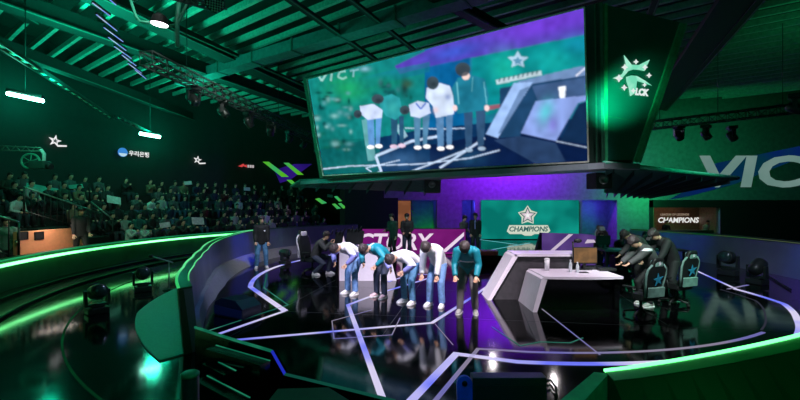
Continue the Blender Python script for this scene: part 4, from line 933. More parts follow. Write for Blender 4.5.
# things on the low desk
def on(px, py, z): return F(px, py, z)
c = on(547, 271, .72); t = thing('tumbler', 'white tall cup standing on the white desk near its slanted leg', 'cup', c)
q = MB(); q.lathe([(.03, 0), (.045, .0), (.055, .26), (.05, .26), (.042, .02)], c, None, 20); q.build('cup', plastic_w, t)
q = MB(); q.lathe([(.057, .255), (.057, .27), (.03, .285), (.01, .287)], c, None, 20); q.build('lid', plastic_w, t)
bot = pm('bottle_clear', (205, 212, 216), .15, spec=.6)
for px, py, h, lb in ((570.5, 272, .26, 'clear bottle on the white desk, one nearer to the cup'), (577.5, 272.5, .22, 'clear bottle on the white desk, one under the monitor')):
    c = on(px, py, .72); t = thing('water_bottle', lb, 'bottle', c, None, 'bottles on the white desk')
    q = MB(); q.lathe([(.03, 0), (.034, .01), (.034, h * .6), (.03, h * .7), (.014, h * .85), (.014, h * .92)], c, None, 16); q.build('bottle', bot, t)
    q = MB(); q.lathe([(.017, h * .9), (.017, h), (.012, h + .004)], c, None, 12); q.build('cap', pm('bottle_cap', (210, 210, 214), .4), t)
Y = 8.86; c = P(585.5, 255.5, Y); t = thing('monitor', 'flat monitor with amber brown picture on the white desk', 'monitor', V((c.x, Y, .72)))
q = MB(); q.box(c + V((0, .025, 0)), (.54, .04, .37), None, 0, .01); pn = q.build('panel', black, t)
q = MB(); q.box(c + V((0, .001, .005)), (.50, .012, .325)); q.build('display', em('monitor_amber', (124, 96, 68), .8, (150, 112, 76), 6), pn)
q = MB(); q.box(V((c.x, Y + .06, .8)), (.06, .04, .25)); q.build('stand', black, t)
q = MB(); q.box(V((c.x, Y + .05, .727)), (.26, .18, .014)); q.build('base', black, t)
c = P(573, 262, 8.95); t = thing('webcam_post', 'thin black camera post beside the amber monitor', 'camera post', V((c.x, 8.95, .72)))
q = MB(); q.tube([(c.x, 8.95, .72), (c.x, 8.95, 1.34)], .018, 8); q.lathe([(.07, 0), (.07, .012)], (c.x, 8.95, .72), None, 16); q.build('post', black, t)
q = MB(); q.ell((c.x + .1, 8.93, 1.36), (.09, .05, .05)); q.box((c.x + .03, 8.95, 1.33), (.1, .03, .03)); q.build('camera', black, t)
for k, (px, py, w_, d_, lb) in enumerate(((592, 269, .42, .2, 'black keyboard on the white desk below the monitor'), (606, 270.5, .36, .24, 'black equipment tray under the player\'s hands'), (583, 272.5, .2, .14, 'small dark mouse mat before the bottles'))):
    c = on(px, py, .72); t = thing(('keyboard', 'equipment_tray', 'mouse_mat')[k], lb, ('keyboard', 'tray', 'mat')[k], c)
    if k < 2:
        q = MB(); q.box(c + W * .03, (w_, d_, .06), Matrix.Rotation(-.1, 3, 'Z'), 0, .012); b0 = q.build('body', black, t)
        q = MB()
        for i in range(10):
            for j in range(4): q.box(c + V((-.18 + .04 * i, -.07 + .045 * j, .065)) * (1 if k == 0 else .85), (.03, .034, .016))
        q.build('keys', dark, b0)
    else: q = MB(); q.box(c + W * .004, (w_, d_, .008), None, 0, .002); q.build('mat', dark, t)

# desk of the other team behind the bowing row
t = thing('player_desk', 'white desk front behind the two bowing players at the far end of the row', 'desk', V((-1, 11.6, 0)))
q = MB(); f = [V((x, 11.35, z)) for x, z in ((-1.72, 0), (-.1, 0), (-.32, .84), (-1.72, .84))]; q.hexa(f, [p + V((0, .06, 0)) for p in f]); q.build('front_panel', white_top, t)
q = MB(); q.box((-1.05, 11.8, .83), (1.5, .95, .05), None, 0, .01); q.build('top', white_top, t)
q = MB(); q.box((-1.78, 11.7, .41), (.08, .8, .82)); q.build('end_panel', gloss, t)
for px, y0, y1, lb in ((355, 228, 249, 'black monitor back and bracket on the white desk, over the first bowing player'), (339, 232, 250, 'black camera rig on the white desk before the seated crew member')):
    Y = 11.7; c = P(px, (y0 + y1) / 2, Y); t = thing('equipment_rig', lb, 'equipment rig', V((c.x, Y, .855)))
    q = MB(); q.box(c + W * .05, (.5 if px > 350 else .22, .1, .42), Matrix.Rotation(.15, 3, 'Y'), 0, .02); q.build('housing', black, t)
    q = MB(); q.tube([V((c.x, Y, .86)), c], .03, 8); q.lathe([(.12, 0), (.12, .015)], (c.x, Y, .857), None, 16); q.build('bracket', dark, t)
    q = MB()
    for k in range(4): q.tube([c + V((-.2 + k * .1, -.07, .2)), c + V((-.16 + k * .12, -.09, .32 + .05 * (k % 2)))], .018, 6)
    q.build('arm', dark, t)
# LED fascias of the rear desks
t = thing('led_fascia', 'magenta LED desk front with white capitals behind the two officials', 'screen', V((X(425, 17.2), 17.3, 0)))
x0, x1 = X(362, 17.2), X(466, 17.2); zt = Z(228.5, 17.2)
q = MB(); q.box(((x0 + x1) / 2, 17.3, zt / 2), (x1 - x0, .14, zt)); q.build('housing', black, t)
q = MB(); q.box(((x0 + x1) / 2, 17.22, zt / 2), (x1 - x0 - .04, .03, zt - .05)); q.build('display', em('magenta_display', (112, 22, 108), .9, (128, 30, 122), .8), t)
text_mesh('VICTORY', .98, U, W, (X(429.5, 17.2), 17.2, Z(249.5, 17.2)), em('fascia_white', (236, 214, 236), 1.0), 'lettering', t, .2, .02, .003, 'RIGHT', .95)
q = MB(); q.prism([V((X(a, 17.2), 17.2, Z(b_, 17.2))) for a, b_ in ((441, 252), (446, 252), (464, 236), (464, 232))], (0, -.004, 0), 0); q.prism([V((X(a, 17.2), 17.2, Z(b_, 17.2))) for a, b_ in ((446, 252), (464, 252), (464, 236))], (0, -.003, 0), 1); q.build('slash', [MATS['fascia_white'], em('fascia_violet', (74, 34, 120), .8)], t)
t = thing('led_fascia', 'violet curved LED desk front with a white slash behind the tall desk', 'screen', V((5.6, 13, 0)))
zt = 1.24; pth = [V((x, y, 0)) for x, y in ((4.62, 13.05), (5.4, 13.0), (6.0, 13.05), (6.4, 13.2), (6.68, 13.5), (6.8, 14.0))]; zz = [1.24, 1.22, 1.2, 1.15, 1.05, .95]
q = MB()
for i in range(5): q.hexa([pth[i], pth[i + 1], pth[i + 1] + V((0, .1, 0)), pth[i] + V((0, .1, 0))], [pth[i] + W * zz[i], pth[i + 1] + W * zz[i + 1], pth[i + 1] + V((0, .1, zz[i + 1])), pth[i] + V((0, .1, zz[i]))])
q.build('display', em('violet_display', (84, 58, 128), .75, (104, 76, 150), 1.2), t)
q = MB(); q.hexa([V((4.25, 13.0, 0)), V((4.62, 13.03, 0)), V((4.62, 13.2, 0)), V((4.25, 13.2, 0))], [V((4.6, 13.0, 1.24)), V((4.62, 13.03, 1.24)), V((4.62, 13.2, 1.24)), V((4.6, 13.2, 1.24))]); q.build('end_panel', pm('fascia_end', (36, 26, 58), .4), t)
q = MB(); q.prism([V((x, 12.985, z)) for x, z in ((4.86, .66), (5.0, .66), (5.62, 1.2), (5.48, 1.2))], (0, -.012, 0)); q.build('slash', em('slash_pale', (214, 196, 220), .85), t)
q = MB(); q.prism([V((x, 12.99, z)) for x, z in ((6.0, .9), (6.35, .93), (6.3, 1.02), (6.08, 1.03))], (0, .0, 0) if False else (0, -.01, 0)); q.build('emblem', MATS['slash_pale'], t)
q = MB(); q.box((2.9, 14.6, .17), (1.5, .7, .34), None, 0, .02); tag(q.build('low_plinth', gloss), 'low black plinth under the red case behind the last bowing player', 'plinth')
t = thing('red_case', 'low red case on the black plinth behind the last bowing player', 'case', V((3.0, 14.5, .34)))
q = MB(); q.box((3.0, 14.5, .41), (1.0, .5, .13), None, 0, .02); q.build('body', pm('case_red', (200, 54, 56), .5), t)
q = MB(); q.box((3.0, 14.5, .485), (1.02, .52, .025), None, 0, .008); q.build('lid', pm('case_lid_red', (220, 92, 88), .5), t)

# ------------------------------------------------------------------ gaming chairs
ch_b = pm('chair_black', (24, 27, 28), .5); ch_g = pm('chair_grey', (120, 150, 146), .45); ch_s = pm('chair_blue', (40, 132, 170), .5)
def gaming_chair(label, loc, rz, seat=.5, em_c=ch_s, edge_c=ch_g, group='gaming chairs'):
    t = thing('gaming_chair', label, 'chair', loc, rz, group)
    q = MB(); q.box((0, 0, seat), (.50, .52, .11), None, 0, .04)
    for s in (-1, 1): q.hexa([V((s * .2, -.26, seat + .02)), V((s * .29, -.24, seat - .02)), V((s * .29, .24, seat - .02)), V((s * .2, .24, seat + .02))], [V((s * .23, -.24, seat + .09)), V((s * .28, -.22, seat + .1)), V((s * .28, .22, seat + .1)), V((s * .23, .22, seat + .09))])
    q.build('seat', ch_b, t)
    q = MB(); secs = []
    for w_, z, y, d in ((.20, .04, .25, .05), (.24, .14, .27, .06), (.25, .34, .30, .06), (.285, .54, .34, .06), (.27, .66, .37, .055), (.17, .76, .39, .05), (.16, .86, .41, .05), (.12, .92, .42, .04)):
        secs.append([V((w_ * math.copysign(abs(math.cos(a)) ** .5, math.cos(a)), y + d * math.copysign(abs(math.sin(a)) ** .5, math.sin(a)), seat + z)) for a in [2 * PI * k / 20 for k in range(20)]])
    q.ring(secs); br_ = q.build('backrest', ch_b, t)
    q = MB(); q.hexa([V((-.22, .33, seat + .06)), V((.22, .33, seat + .06)), V((.25, .37, seat + .06)), V((-.25, .37, seat + .06))], [V((-.23, .36, seat + .28)), V((.23, .36, seat + .28)), V((.25, .385, seat + .26)), V((-.25, .385, seat + .26))]); q.build('lumbar_panel', edge_c, br_)
    q = MB()
    for s in (-1, 1): q.tube([V((s * .23, .29, seat + .06)), V((s * .262, .33, seat + .34)), V((s * .29, .37, seat + .55)), V((s * .265, .39, seat + .67)), V((s * .17, .41, seat + .77))], .024, 7)
    q.build('side_trim', edge_c, br_)
    c = V((0, .412, seat + .45)); n = V((0, 1, -.15)).normalized(); v = V((0, .15, 1)).normalized()
    q = MB(); q.prism(star5(c, V((1, 0, 0)), v, .15, .36, 80), n * .012); q.build('star_emblem', em_c, br_)
    q = MB(); q.box((0, .385, seat + .80), (.24, .14, .15), None, 0, .04); hp_ = q.build('head_pillow', edge_c, br_)
    q = MB(); q.prism(star5((0, .456, seat + .8), V((1, 0, 0)), W, .05, .4), (0, .006, 0)); q.build('pillow_emblem', white_top, hp_)
    for s in (-1, 1):
        q = MB(); q.box((s * .33, -.02, seat + .24), (.09, .3, .035), None, 0, .014); q.tube([(s * .33, .04, seat + .23), (s * .31, .05, seat), (s * .22, .05, seat - .05)], .022, 7); q.build('armrest', ch_b, t)
    q = MB(); q.lathe([(.05, .1), (.05, .2), (.03, .22), (.03, seat - .08), (.12, seat - .07), (.13, seat - .05)], (0, 0, 0), None, 16); q.build('column', dark, t)
    for k in range(5):
        a = 2 * PI * k / 5 + .3; e = V((math.cos(a) * .33, math.sin(a) * .33, .09)); q = MB(); q.tube([V((0, 0, .15)), e], [.035, .022], 7); lg = q.build('leg', ch_b, t)
        q = MB(); q.lathe([(.001, -.022), (.035, -.02), (.035, .02), (.001, .022)], (e.x, e.y, .035), (-math.sin(a), math.cos(a), 0), 12); q.tube([e, e - W * .03], .014, 6); q.build('caster', rubber, lg)
    return t
gaming_chair('black gaming chair with blue star and silver edges, its back beside the leaning player', (4.67, 7.76, 0), math.radians(-160), .45).scale = (.86, .86, .86)
gaming_chair('green-lit black gaming chair with blue star, alone by the curved light line', (5.98, 8.7, 0), math.radians(-160), .45).scale = (.88, .88, .88)
gaming_chair('black gaming chair with white stripes, under the crouching crew member', (-2.75, 12.55, 0), math.radians(62), .44, white_top, white_top)
gaming_chair('black gaming chair seen dimly before the violet column by the rear wall', (7.3, 13.9, 0), math.radians(20), .5)
p = F(285, 264); moving_head('black moving head light tilted over by the parapet foot behind the crouching crew member', p, 1.2, 0, 1.0)

# ------------------------------------------------------------------ people
teal_j = pm('jacket_teal', (24, 138, 158), .55, var=.15, scale=5); white_j = pm('jacket_white', (228, 226, 236), .6, var=.04); lav = pm('lavender_glow_and_tie', (140, 140, 214), .6); teal_d = pm('jacket_teal_dark', (24, 110, 118), .6)
jean_l = pm('denim_light', (112, 150, 205), .75, var=.25, scale=14); jean_m = pm('denim_mid', (84, 134, 178), .75, var=.25, scale=14); jean_d = pm('trousers_navy', (54, 60, 82), .75); char_t = pm('trousers_charcoal', (108, 100, 106), .75)
shoe_w = pm('shoe_white', (228, 222, 226), .5, var=.04); shoe_p = pm('shoe_pinkish', (206, 170, 178), .5); shoe_g = pm('shoe_grey', (150, 148, 146), .5)
hair_b = pm('hair_brown', (60, 50, 52), .45, bump=.4, scale=60); blk = pm('cloth_black', (28, 29, 32), .75); gry = pm('cloth_charcoal', (66, 66, 68), .75); mask_b = pm('mask_dark', (26, 26, 28), .7)
def at(px, py): return F(px, py)
def band(white_first=True, cut=.9, low=.0):       # colour panels of a team jacket: yoke and side panels
    def f(c): return 0
    return f
GR = 'row of bowing players'
# fifth: nearly upright bow, towards the camera
J = pose(34, 26, 14, (0, .12, .92), (.2, -.30, .78), (-.2, -.34, .78), (.15, .03, .085), (-.15, -.02, .085), elbow=(0, .9, 0))
def stripes(c): return 2 if abs(c.x) < .14 and c.y < -.02 and c.z < 1.02 else (1 if abs(c.z - 1.04) < .012 and abs(c.x) < .16 else 0)
person('bowing player in teal jacket and dark grey trousers, beside the pale desk leg', at(467.5, 313), math.radians(-16), J, [teal_j, white_j, teal_d], char_t, shoe_g, hair_b, group=GR, jcol=stripes)
# fourth
J = pose(40, 24, 18, (0, .13, .92), (.17, -.36, .62), (-.17, -.36, .62), (.14, 0, .085), (-.14, -.02, .085), elbow=(0, .9, 0))
person('bowing player in white jacket and blue jeans with hands hanging at the knees', at(436, 306), math.radians(-30), J, [white_j], jean_l, shoe_w, hair_b, group=GR)
# third: deepest bow
J = pose(68, 22, 6, (0, .16, .90), (.21, -.36, .76), (-.21, -.36, .76), (.13, 0, .085), (-.13, 0, .085), elbow=(0, .3, .8))
person('deepest bowing player in white jacket and blue jeans, in the middle of the row', at(408.5, 303), math.radians(-46), J, [white_j, lav], jean_m, shoe_w, hair_b, group=GR, jcol=lambda c: 1 if c.z < .9 else 0)  # lavender underside: purple light put into the jacket colour
# second
J = pose(54, 24, 12, (0, .15, .92), (.22, -.34, .80), (-.22, -.34, .80), (.13, 0, .085), (-.13, 0, .085), elbow=(0, .3, .8))
person('bowing player in teal jacket, navy trousers and pinkish shoes', at(380.5, 297), math.radians(-44), J, [teal_j, white_j], jean_d, shoe_p, hair_b, group=GR, jcol=lambda c: 1 if abs(c.x) < .03 and c.z > .95 else 0)
# first
J = pose(56, 24, 12, (0, .15, .92), (.22, -.34, .78), (-.22, -.34, .78), (.14, 0, .085), (-.14, 0, .085), elbow=(0, .3, .8))
person('bowing player in white jacket, farthest along the row from the desks', at(351.5, 294), math.radians(-42), J, [white_j, lav, teal_d], jean_l, shoe_w, hair_b, group=GR, jcol=lambda c: 1 if c.z < 1.02 else 0)  # lavender lower half stands in for purple light on the white cloth
# man in the black jacket
J = pose(3, 2, 6, (0, 0, .93), (.2, -.14, .86), (-.2, -.16, .9), (.15, 0, .085), (-.16, .02, .085), yaw=10)
person('standing man in black jacket and blue jeans by the curved grey parapet', at(261.5, 268), math.radians(24), J, [blk, white_j], jean_m, shoe_w, hair_b, jcol=lambda c: 1 if (c.x - .09) ** 2 + (c.z - 1.28) ** 2 < .0008 and c.y < 0 else 0)
# crew member on the chair
J = pose(24, 16, -18, (0, .02, .58), (.12, -.52, .98), (-.12, -.55, 1.02), (.16, -.34, .085), (-.14, -.02, .085), kneeL=(0, -1, .5), kneeR=(0, -1, .5), elbow=(0, .3, -1))
person('crouching crew member in charcoal jacket and jeans on the striped chair', (-2.6, 12.4, 0), math.radians(75), J, [gry], jean_d, shoe_w, hair_b, sitting=True)
# officials
J = pose(3, 2, 10, (0, 0, .93), (.14, -.28, 1.02), (-.14, -.28, 1.0), elbow=(0, .4, -1))
person('standing official in dark suit with hands together, nearer to the lettering', P(407, 204, 16.6).xy.to_3d(), math.radians(-4), J, [blk], jean_d, shoe_g, pm('hair_dark', (24, 20, 20), .5), mask=None, detail=True)
J = pose(4, 3, 8, (0, 0, .93), (.2, -.1, .84), (-.16, -.3, 1.1), elbow=(0, .4, -1))
person('standing official in dark green jacket turned aside, behind the middle players', P(393.5, 204, 16.2).xy.to_3d(), math.radians(-40), J, [pm('cloth_dark_green', (30, 52, 46), .75)], blk, shoe_g, pm('hair_dark', (24, 20, 20), .5))
J = pose(3, 2, 4, (0, 0, .93), (.2, -.1, .84), (-.2, -.1, .84))
person('standing person in black suit and pale tie before the teal screen edge', P(475.5, 204, 17.4).xy.to_3d(), math.radians(-18), J, [blk, lav], blk, blk, pm('hair_dark', (24, 20, 20), .5), jcol=lambda c: 1 if abs(c.x) < .02 and c.z > 1.1 and c.y < -.05 else 0, sc=1.0)
J = pose(4, 2, 12, (0, 0, .93), (.16, -.26, 1.0), (-.2, -.1, .84))
person('standing person in dark clothes beside the violet column, turned to the suited one', P(463, 204, 17.7).xy.to_3d(), math.radians(40), J, [gry], blk, blk, pm('hair_dark', (24, 20, 20), .5), sc=.94)
# players packing up at the white desk
J = pose(30, 12, 16, (0, .12, .82), (.2, -.74, .84), (-.06, -.66, .85), (.14, -.08, .085), (-.13, -.02, .085), elbow=(0, .3, -1))
person('leaning player in dark grey jersey with white marks, hands at the desk', (5.36, 8.62, 0), math.radians(-84), J, [gry, white_j], blk, shoe_g, hair_b, jcol=lambda c: 1 if (c.x > .2 and 1.2 < c.z < 1.25) or (abs(c.x - .08) < .06 and 1.02 < c.z < 1.07 and c.y < -.25) else 0, sitting=True)
J = pose(26, 16, 14, (0, .05, .93), (.2, -.5, .86), (-.2, -.5, .86), (.12, .05, .085), (-.12, .0, .085), elbow=(0, .3, -1))
person('standing player in black with a cap, bending forward between the gaming chairs', (6.1, 9.05, 0), math.radians(-82), J, [blk], blk, blk, hair_b, cap=gry)
J = pose(34, 18, 20, (0, .05, .93), (.2, -.5, .86), (-.2, -.5, .86), (.12, .05, .085), (-.12, .0, .085), elbow=(0, .3, -1))
person('bending player in black behind the amber monitor, half hidden by the leaning one', (6.2, 10.2, 0), math.radians(-85), J, [gry], blk, blk, hair_b, cap=blk)
# crew at the rear table
t = thing('rear_table', 'dark rear table with pale papers behind the packing players', 'table', V((7.7, 12.6, 0)))
q = MB(); q.box((7.6, 12.7, .74), (2.6, .8, .05), None, 0, .01); q.build('top', pm('rear_top', (96, 88, 100), .5), t)
for x in (6.4, 8.8):
    for y in (12.4, 13.0): q = MB(); q.box((x, y, .36), (.06, .06, .72)); q.build('leg', dark, t)
for k, (x, y, r, lb) in enumerate(((6.75, 12.5, .3, 'white paper on the rear table, next to the violet desk front'), (7.5, 12.55, -.2, 'white paper on the rear table, middle one'), (8.2, 12.5, .1, 'white paper on the rear table, next to the standing players'))):
    q = MB(); q.box((x, y, .772), (.42, .3, .012), Matrix.Rotation(r, 3, 'Z'), 0, .002); tag(q.build('paper_pad', white_top), lb, 'paper', 'papers on the rear table')
for k, (x, y, rz, li, lb) in enumerate(((6.55, 13.5, .25, 1, 'seated crew member with grey top at the rear table, before the violet column'), (7.35, 13.4, -.1, 8, 'seated crew member in charcoal at the rear table, between the two others'), (8.15, 13.5, -.2, 9, 'seated crew member in pale top at the rear table, nearest to the booth window'))):
    if (li, 1) not in AUD: AUD[li, 1] = seated2(li, 1)
    o = D.objects.new('person', AUD[li, 1]); COL.objects.link(o); o.location = (x, y, .02); o.rotation_euler.z = rz; tag(o, lb, 'person')
    q = MB(); q.box((x, y + .03, .22), (.44, .42, .44), None, 0, .04); tag(q.build('stool', ch_b), ('dark cube stool under the grey crew member', 'dark cube stool under the charcoal crew member', 'dark cube stool under the pale crew member')[k], 'stool')
    c = V((x - .05, 12.8, .765)); mt = thing('monitor', ('small dark monitor before the grey crew member', 'small dark monitor before the charcoal crew member', 'small dark monitor before the pale crew member')[k], 'monitor', c)
    q = MB(); q.box(c + W * .26, (.46, .035, .3), None, 0, .008); q.build('panel', black, mt); q = MB(); q.box(c + W * .06, (.05, .04, .12)); q.box(c + W * .008, (.2, .16, .015)); q.build('stand', black, mt)
# casters in the booth
for k, (px, li, lb) in enumerate(((664, 4, 'caster in dark suit behind the booth window, below the lettering'), (704, 9, 'caster in pale suit behind the booth window, by the light strip'))):
    if (li, 1) not in AUD: AUD[li, 1] = seated2(li, 1)
    Yc = WY + 1.75; x = X(px, Yc); o = D.objects.new('person', AUD[li, 1]); COL.objects.link(o); o.location = (x, Yc, Z(234) - .48); tag(o, lb, 'person')
    q = MB(); q.box((x, Yc + .05, Z(234) - .36), (.44, .42, .3), None, 0, .03); tag(q.build('booth_stool', ch_b), ('dark seat of the caster in dark suit', 'dark seat of the caster in pale suit')[k], 'stool')
# staff by the railing
J = pose(6, 3, 8, (0, 0, .93), (.2, -.2, .9), (-.2, -.1, .84), (.14, -.18, .085), (-.12, .16, .085))
person('dark figure walking past the orange entrance wall at the stair foot', V((-10.62, 13.3, .3)), math.radians(50), J, [pm('cloth_night', (16, 20, 20), .8)], pm('cloth_night', (16, 20, 20), .8), blk, pm('hair_dark', (24, 20, 20), .5))
J = pose(4, 2, 6, (0, 0, .93), (.18, -.3, 1.05), (-.2, -.1, .84))
person('man in green-grey jacket standing at the railing at the picture edge', V((-11.55, 11.7, .02)), math.radians(60), J, [pm('cloth_sage', (70, 100, 90), .8)], blk, blk, pm('hair_dark', (24, 20, 20), .5))
# ------------------------------------------------------------------ ceiling
def C(px, py, z): Y = (z - CAMZ) * FPX / (HY - py); return V(((px - 400) * Y / FPX, Y, z))
DA = V((.4625, 1, 0)).normalized(); DB = V((-1.4, 1, 0)).normalized()
q = MB(); q.box((3, 16, 9.7), (50, 46, .2)); cl = struct(q.build('ceiling', ceil_m)); ORG[cl.name] = V((0, 0, 0))
for k in range(46):
    o = V((-8, 2, 0)) + DA * (k * .78); a, b_ = o - DB * 26, o + DB * 26
    def clip(a, b_):
        # keep the piece inside the room
        r = []
        for i in range(201):
            p = a.lerp(b_, i / 200)
            if -20 < p.x < 25 and -2 < p.y < 37: r.append(p)
        return (r[0], r[-1]) if len(r) > 4 else None
    s = clip(a, b_)
    if s:
        q = MB(); q.bar(s[0] + W * 8.72, s[1] + W * 8.72, .12, .2); q.build('purlin', purl_m, cl)
def along(p0, p1, z, e0=0, e1=0):
    a, b_ = C(*p0, z), C(*p1, z); d = (b_ - a).normalized(); return a - d * e0, b_ + d * e1
beam_d = pm('beam_dark', (17, 24, 22), .7, bump=.1)
beams = [((182, 31), (306, 86), 8.2, .10, .10, 6, 30), ((150, 50), (306, 106), 8.1, .42, .5, 8, 30), ((172, 30), (300, 90), 8.25, .5, .35, 6, 30), ((28, 6.5), (200, 67), 8.3, .14, .14, 3, 30), ((0, 44), (200, 120), 7.6, .28, .4, 3, 20), ((2, 0), (33, 19), 8.4, .25, .3, 2, 0),
         ((735, 0), (668, 90), 8.2, .75, .5, 3, 12), ((758, 0), (690, 80), 8.0, .14, .2, 3, 14), ((300, 6), (368, 54), 7.9, .12, .12, 4, 20), ((352, 0), (362, 8), 7.9, .1, .1, 3, 20), ((448, 0), (470, 12), 8.1, .25, .3, 4, 16), ((655, 0), (652, 8), 8.2, .12, .2, 4, 12)]
for p0, p1, z, w_, h_, e0, e1 in beams:
    a, b_ = along(p0, p1, z, e0, e1)
    if b_.y > 36.5: b_ = a.lerp(b_, (36.5 - a.y) / (b_.y - a.y))
    q = MB(); q.bar(a, b_, w_, h_); q.bar(a - W * h_ * .5, b_ - W * h_ * .5, w_ * 1.5 + .02, .03); q.bar(a - W * (h_ * .5 + .02) + V((w_ * .7, 0, 0)), b_ - W * (h_ * .5 + .02) + V((w_ * .7, 0, 0)), .05, .03, 1); q.build('beam', [beam_d, beam_m], cl)  # paler side strip: the lit lower edge is put into the colour
a, b_ = along((300, 46), (455, 0), 8.0, 8, 6)
t = thing('ventilation_duct', 'broad grey ventilation duct running under the roof above the hung screen', 'duct', (a + b_) / 2)
q = MB(); q.bar(a, b_, .55, .4); q.build('duct', pm('duct_grey', (92, 108, 112), .6, .2, bump=.3, scale=6), t)
n = 9
for k in range(n): p = a.lerp(b_, (k + .5) / n); d = (b_ - a).normalized() * .03; q = MB(); q.bar(p - d, p + d, .62, .47); q.build('flange', beam_m, t)
# cable ladder with wide pale rungs
a, b_ = along((2, 46), (112, 118), 6.0, 2.5, 0); t = thing('cable_ladder', 'green-lit cable ladder with broad pale rungs over the stand', 'cable ladder', (a + b_) / 2)
ladder_m = pm('ladder_pale', (150, 190, 172), .5, .2)
u = (b_ - a).normalized(); s_ = V((-u.y, u.x, 0)) * .09
q = MB(); q.bar(a + s_, b_ + s_, .04, .1); q.bar(a - s_, b_ - s_, .04, .1); q.build('side_rail', dark, t)
for k in range(20): p = a.lerp(b_, (k + .5) / 20); q = MB(); q.bar(p - s_, p + s_, .2, .03); q.build('rung', ladder_m, t)
a, b_ = along((120, 118), (200, 158), 6.0, .3, 0); t = thing('cable_ladder', 'second cable ladder continuing over the stand toward the screen', 'cable ladder', (a + b_) / 2)
q = MB(); q.bar(a + s_, b_ + s_, .04, .1); q.bar(a - s_, b_ - s_, .04, .1); q.build('side_rail', dark, t)
for k in range(24): p = a.lerp(b_, (k + .5) / 24); q = MB(); q.bar(p - s_, p + s_, .16, .04); q.build('rung', ladder_m, t)
# lighting trusses
def truss(label, a, b_, w_=.3, n=22):
    t = thing('lighting_truss', label, 'truss', (a + b_) / 2); d = (b_ - a).normalized(); s = V((-d.y, d.x, 0)).normalized() * w_ / 2; h = W * w_ / 2
    cs = [s + h, s - h, -s - h, -s + h]
    for c_ in cs: q = MB(); q.tube([a + c_, b_ + c_], .028, 6); q.build('chord', steel, t)
    q = MB()
    for k in range(n):
        p, r = a.lerp(b_, k / n), a.lerp(b_, (k + 1) / n)
        for i in range(4): q.tube([p + cs[i], r + cs[(i + 1) % 4]], .014, 5); q.tube([p + cs[i], p + cs[(i + 1) % 4]], .014, 5)
    q.build('lattice', steel, t)
    for f in (.1, .5, .9): p = a.lerp(b_, f); q = MB(); q.tube([p + h, V((p.x, p.y, 8.6))], .012, 5); q.build('hanger', dark, t)
    return t
ta, tb = C(146, 58, 5.9), C(330, 147, 5.9); truss('long lighting truss over the stand with black stage lights', ta, tb, .34, 30)
tc2, td = P(646, 126, 16), P(800, 108, 14); truss('lighting truss before the green wall with three hanging lights', tc2, td, .3, 16)
te, tf = P(-20, -6, 8.5), P(215, 26, 10.0); 
truss('short truss carrying the pink-white lamp high over the stand', P(165, -14, 8.0), P(222, 4, 9.2), .3, 8)
lit_w = em('lamp_white', (255, 226, 236), 6.0)
for k, (f, tl_) in enumerate(((.12, -40), (.22, -60), (.33, -35), (.45, -50), (.58, -45), (.7, -60), (.84, -50))):
    p = ta.lerp(tb, f) - W * .17; moving_head(('black stage light under the long truss, ' + NTH[k] + ' from its near end'), p, 1.0 + k * .8, 50, 1.0, 'stage lights under the long truss', True, name='stage_light')
for k, (px, py, Y) in enumerate(((679, 131, 15.6), (706, 130, 15.2), (732, 131, 14.8))):
    p = P(px, py - 5, Y); moving_head('black stage light hanging before the green wall, ' + ('next to the emblem panel', 'middle of three', 'above the slanted letter')[k], p, .6 * k, 60, .95, 'stage lights before the green wall', True, name='stage_light')
p = P(795, 94, 12.5); moving_head('stage light with a pale grid front at the very edge above the huge capitals', p, .8, 30, 1.1, None, True, pm('lens_grid', (120, 190, 160), .3), 'stage_light')
# the pink-white lamp and its bracket
c = P(159.5, 24, 8.6); t = thing('wash_lamp', 'glowing pink-white lamp on a bent green bracket near the top edge', 'stage light', c)
q = MB(); q.lathe([(.06, .22), (.14, .16), (.17, .02), (.19, 0)], c, (.1, -.04, 1), 22); q.build('housing', black, t)
q = MB(); q.lathe([(.17, .004), (.16, -.02), (.001, -.035)], c, (.1, -.04, 1), 22); q.build('lens', lit_w, t)
q = MB(); q.tube([c + V((-.2, 0, .03)), c + V((-.42, 0, .05)), c + V((-.5, 0, .15)), c + V((-.62, 0, .5))], .03, 7); q.build('bracket', pm('bracket_green', (50, 150, 120), .5), t)
c = P(177, 24, 9.0); q = MB(); q.tube([P(180, -6, 9.0), P(177, 20, 9.0), P(177.5, 47, 9.0)], .05, 7); q.tube([P(168, 26, 9.0), P(178, 24, 9.0), P(190, -4, 9.0)], .03, 6); tag(q.build('hanging_pipe', pm('pipe_green', (44, 130, 104), .5)), 'green-lit hanging pipe beside the glowing lamp', 'pipe')
c = P(215, 3, 8.4); t = thing('wash_lamp', 'oval stage light with a pale green honeycomb front at the top edge', 'stage light', c)
q = MB(); q.lathe([(.1, .25), (.17, .12), (.19, 0), (.19, -.02)], c, (-.5, .9, .8), 22); q.build('housing', dark, t)
q = MB(); ax = V((-.5, .9, .8)).normalized(); u1 = ax.cross(W).normalized(); u2 = ax.cross(u1)
for i in range(-3, 4):
    for j in range(-3, 4):
        if i * i + j * j < 11: q.lathe([(.022, -.02), (.02, -.035)], c + u1 * i * .05 + u2 * j * .05, ax, 6)
q.build('honeycomb', pm('honeycomb', (110, 200, 160), .4), t)
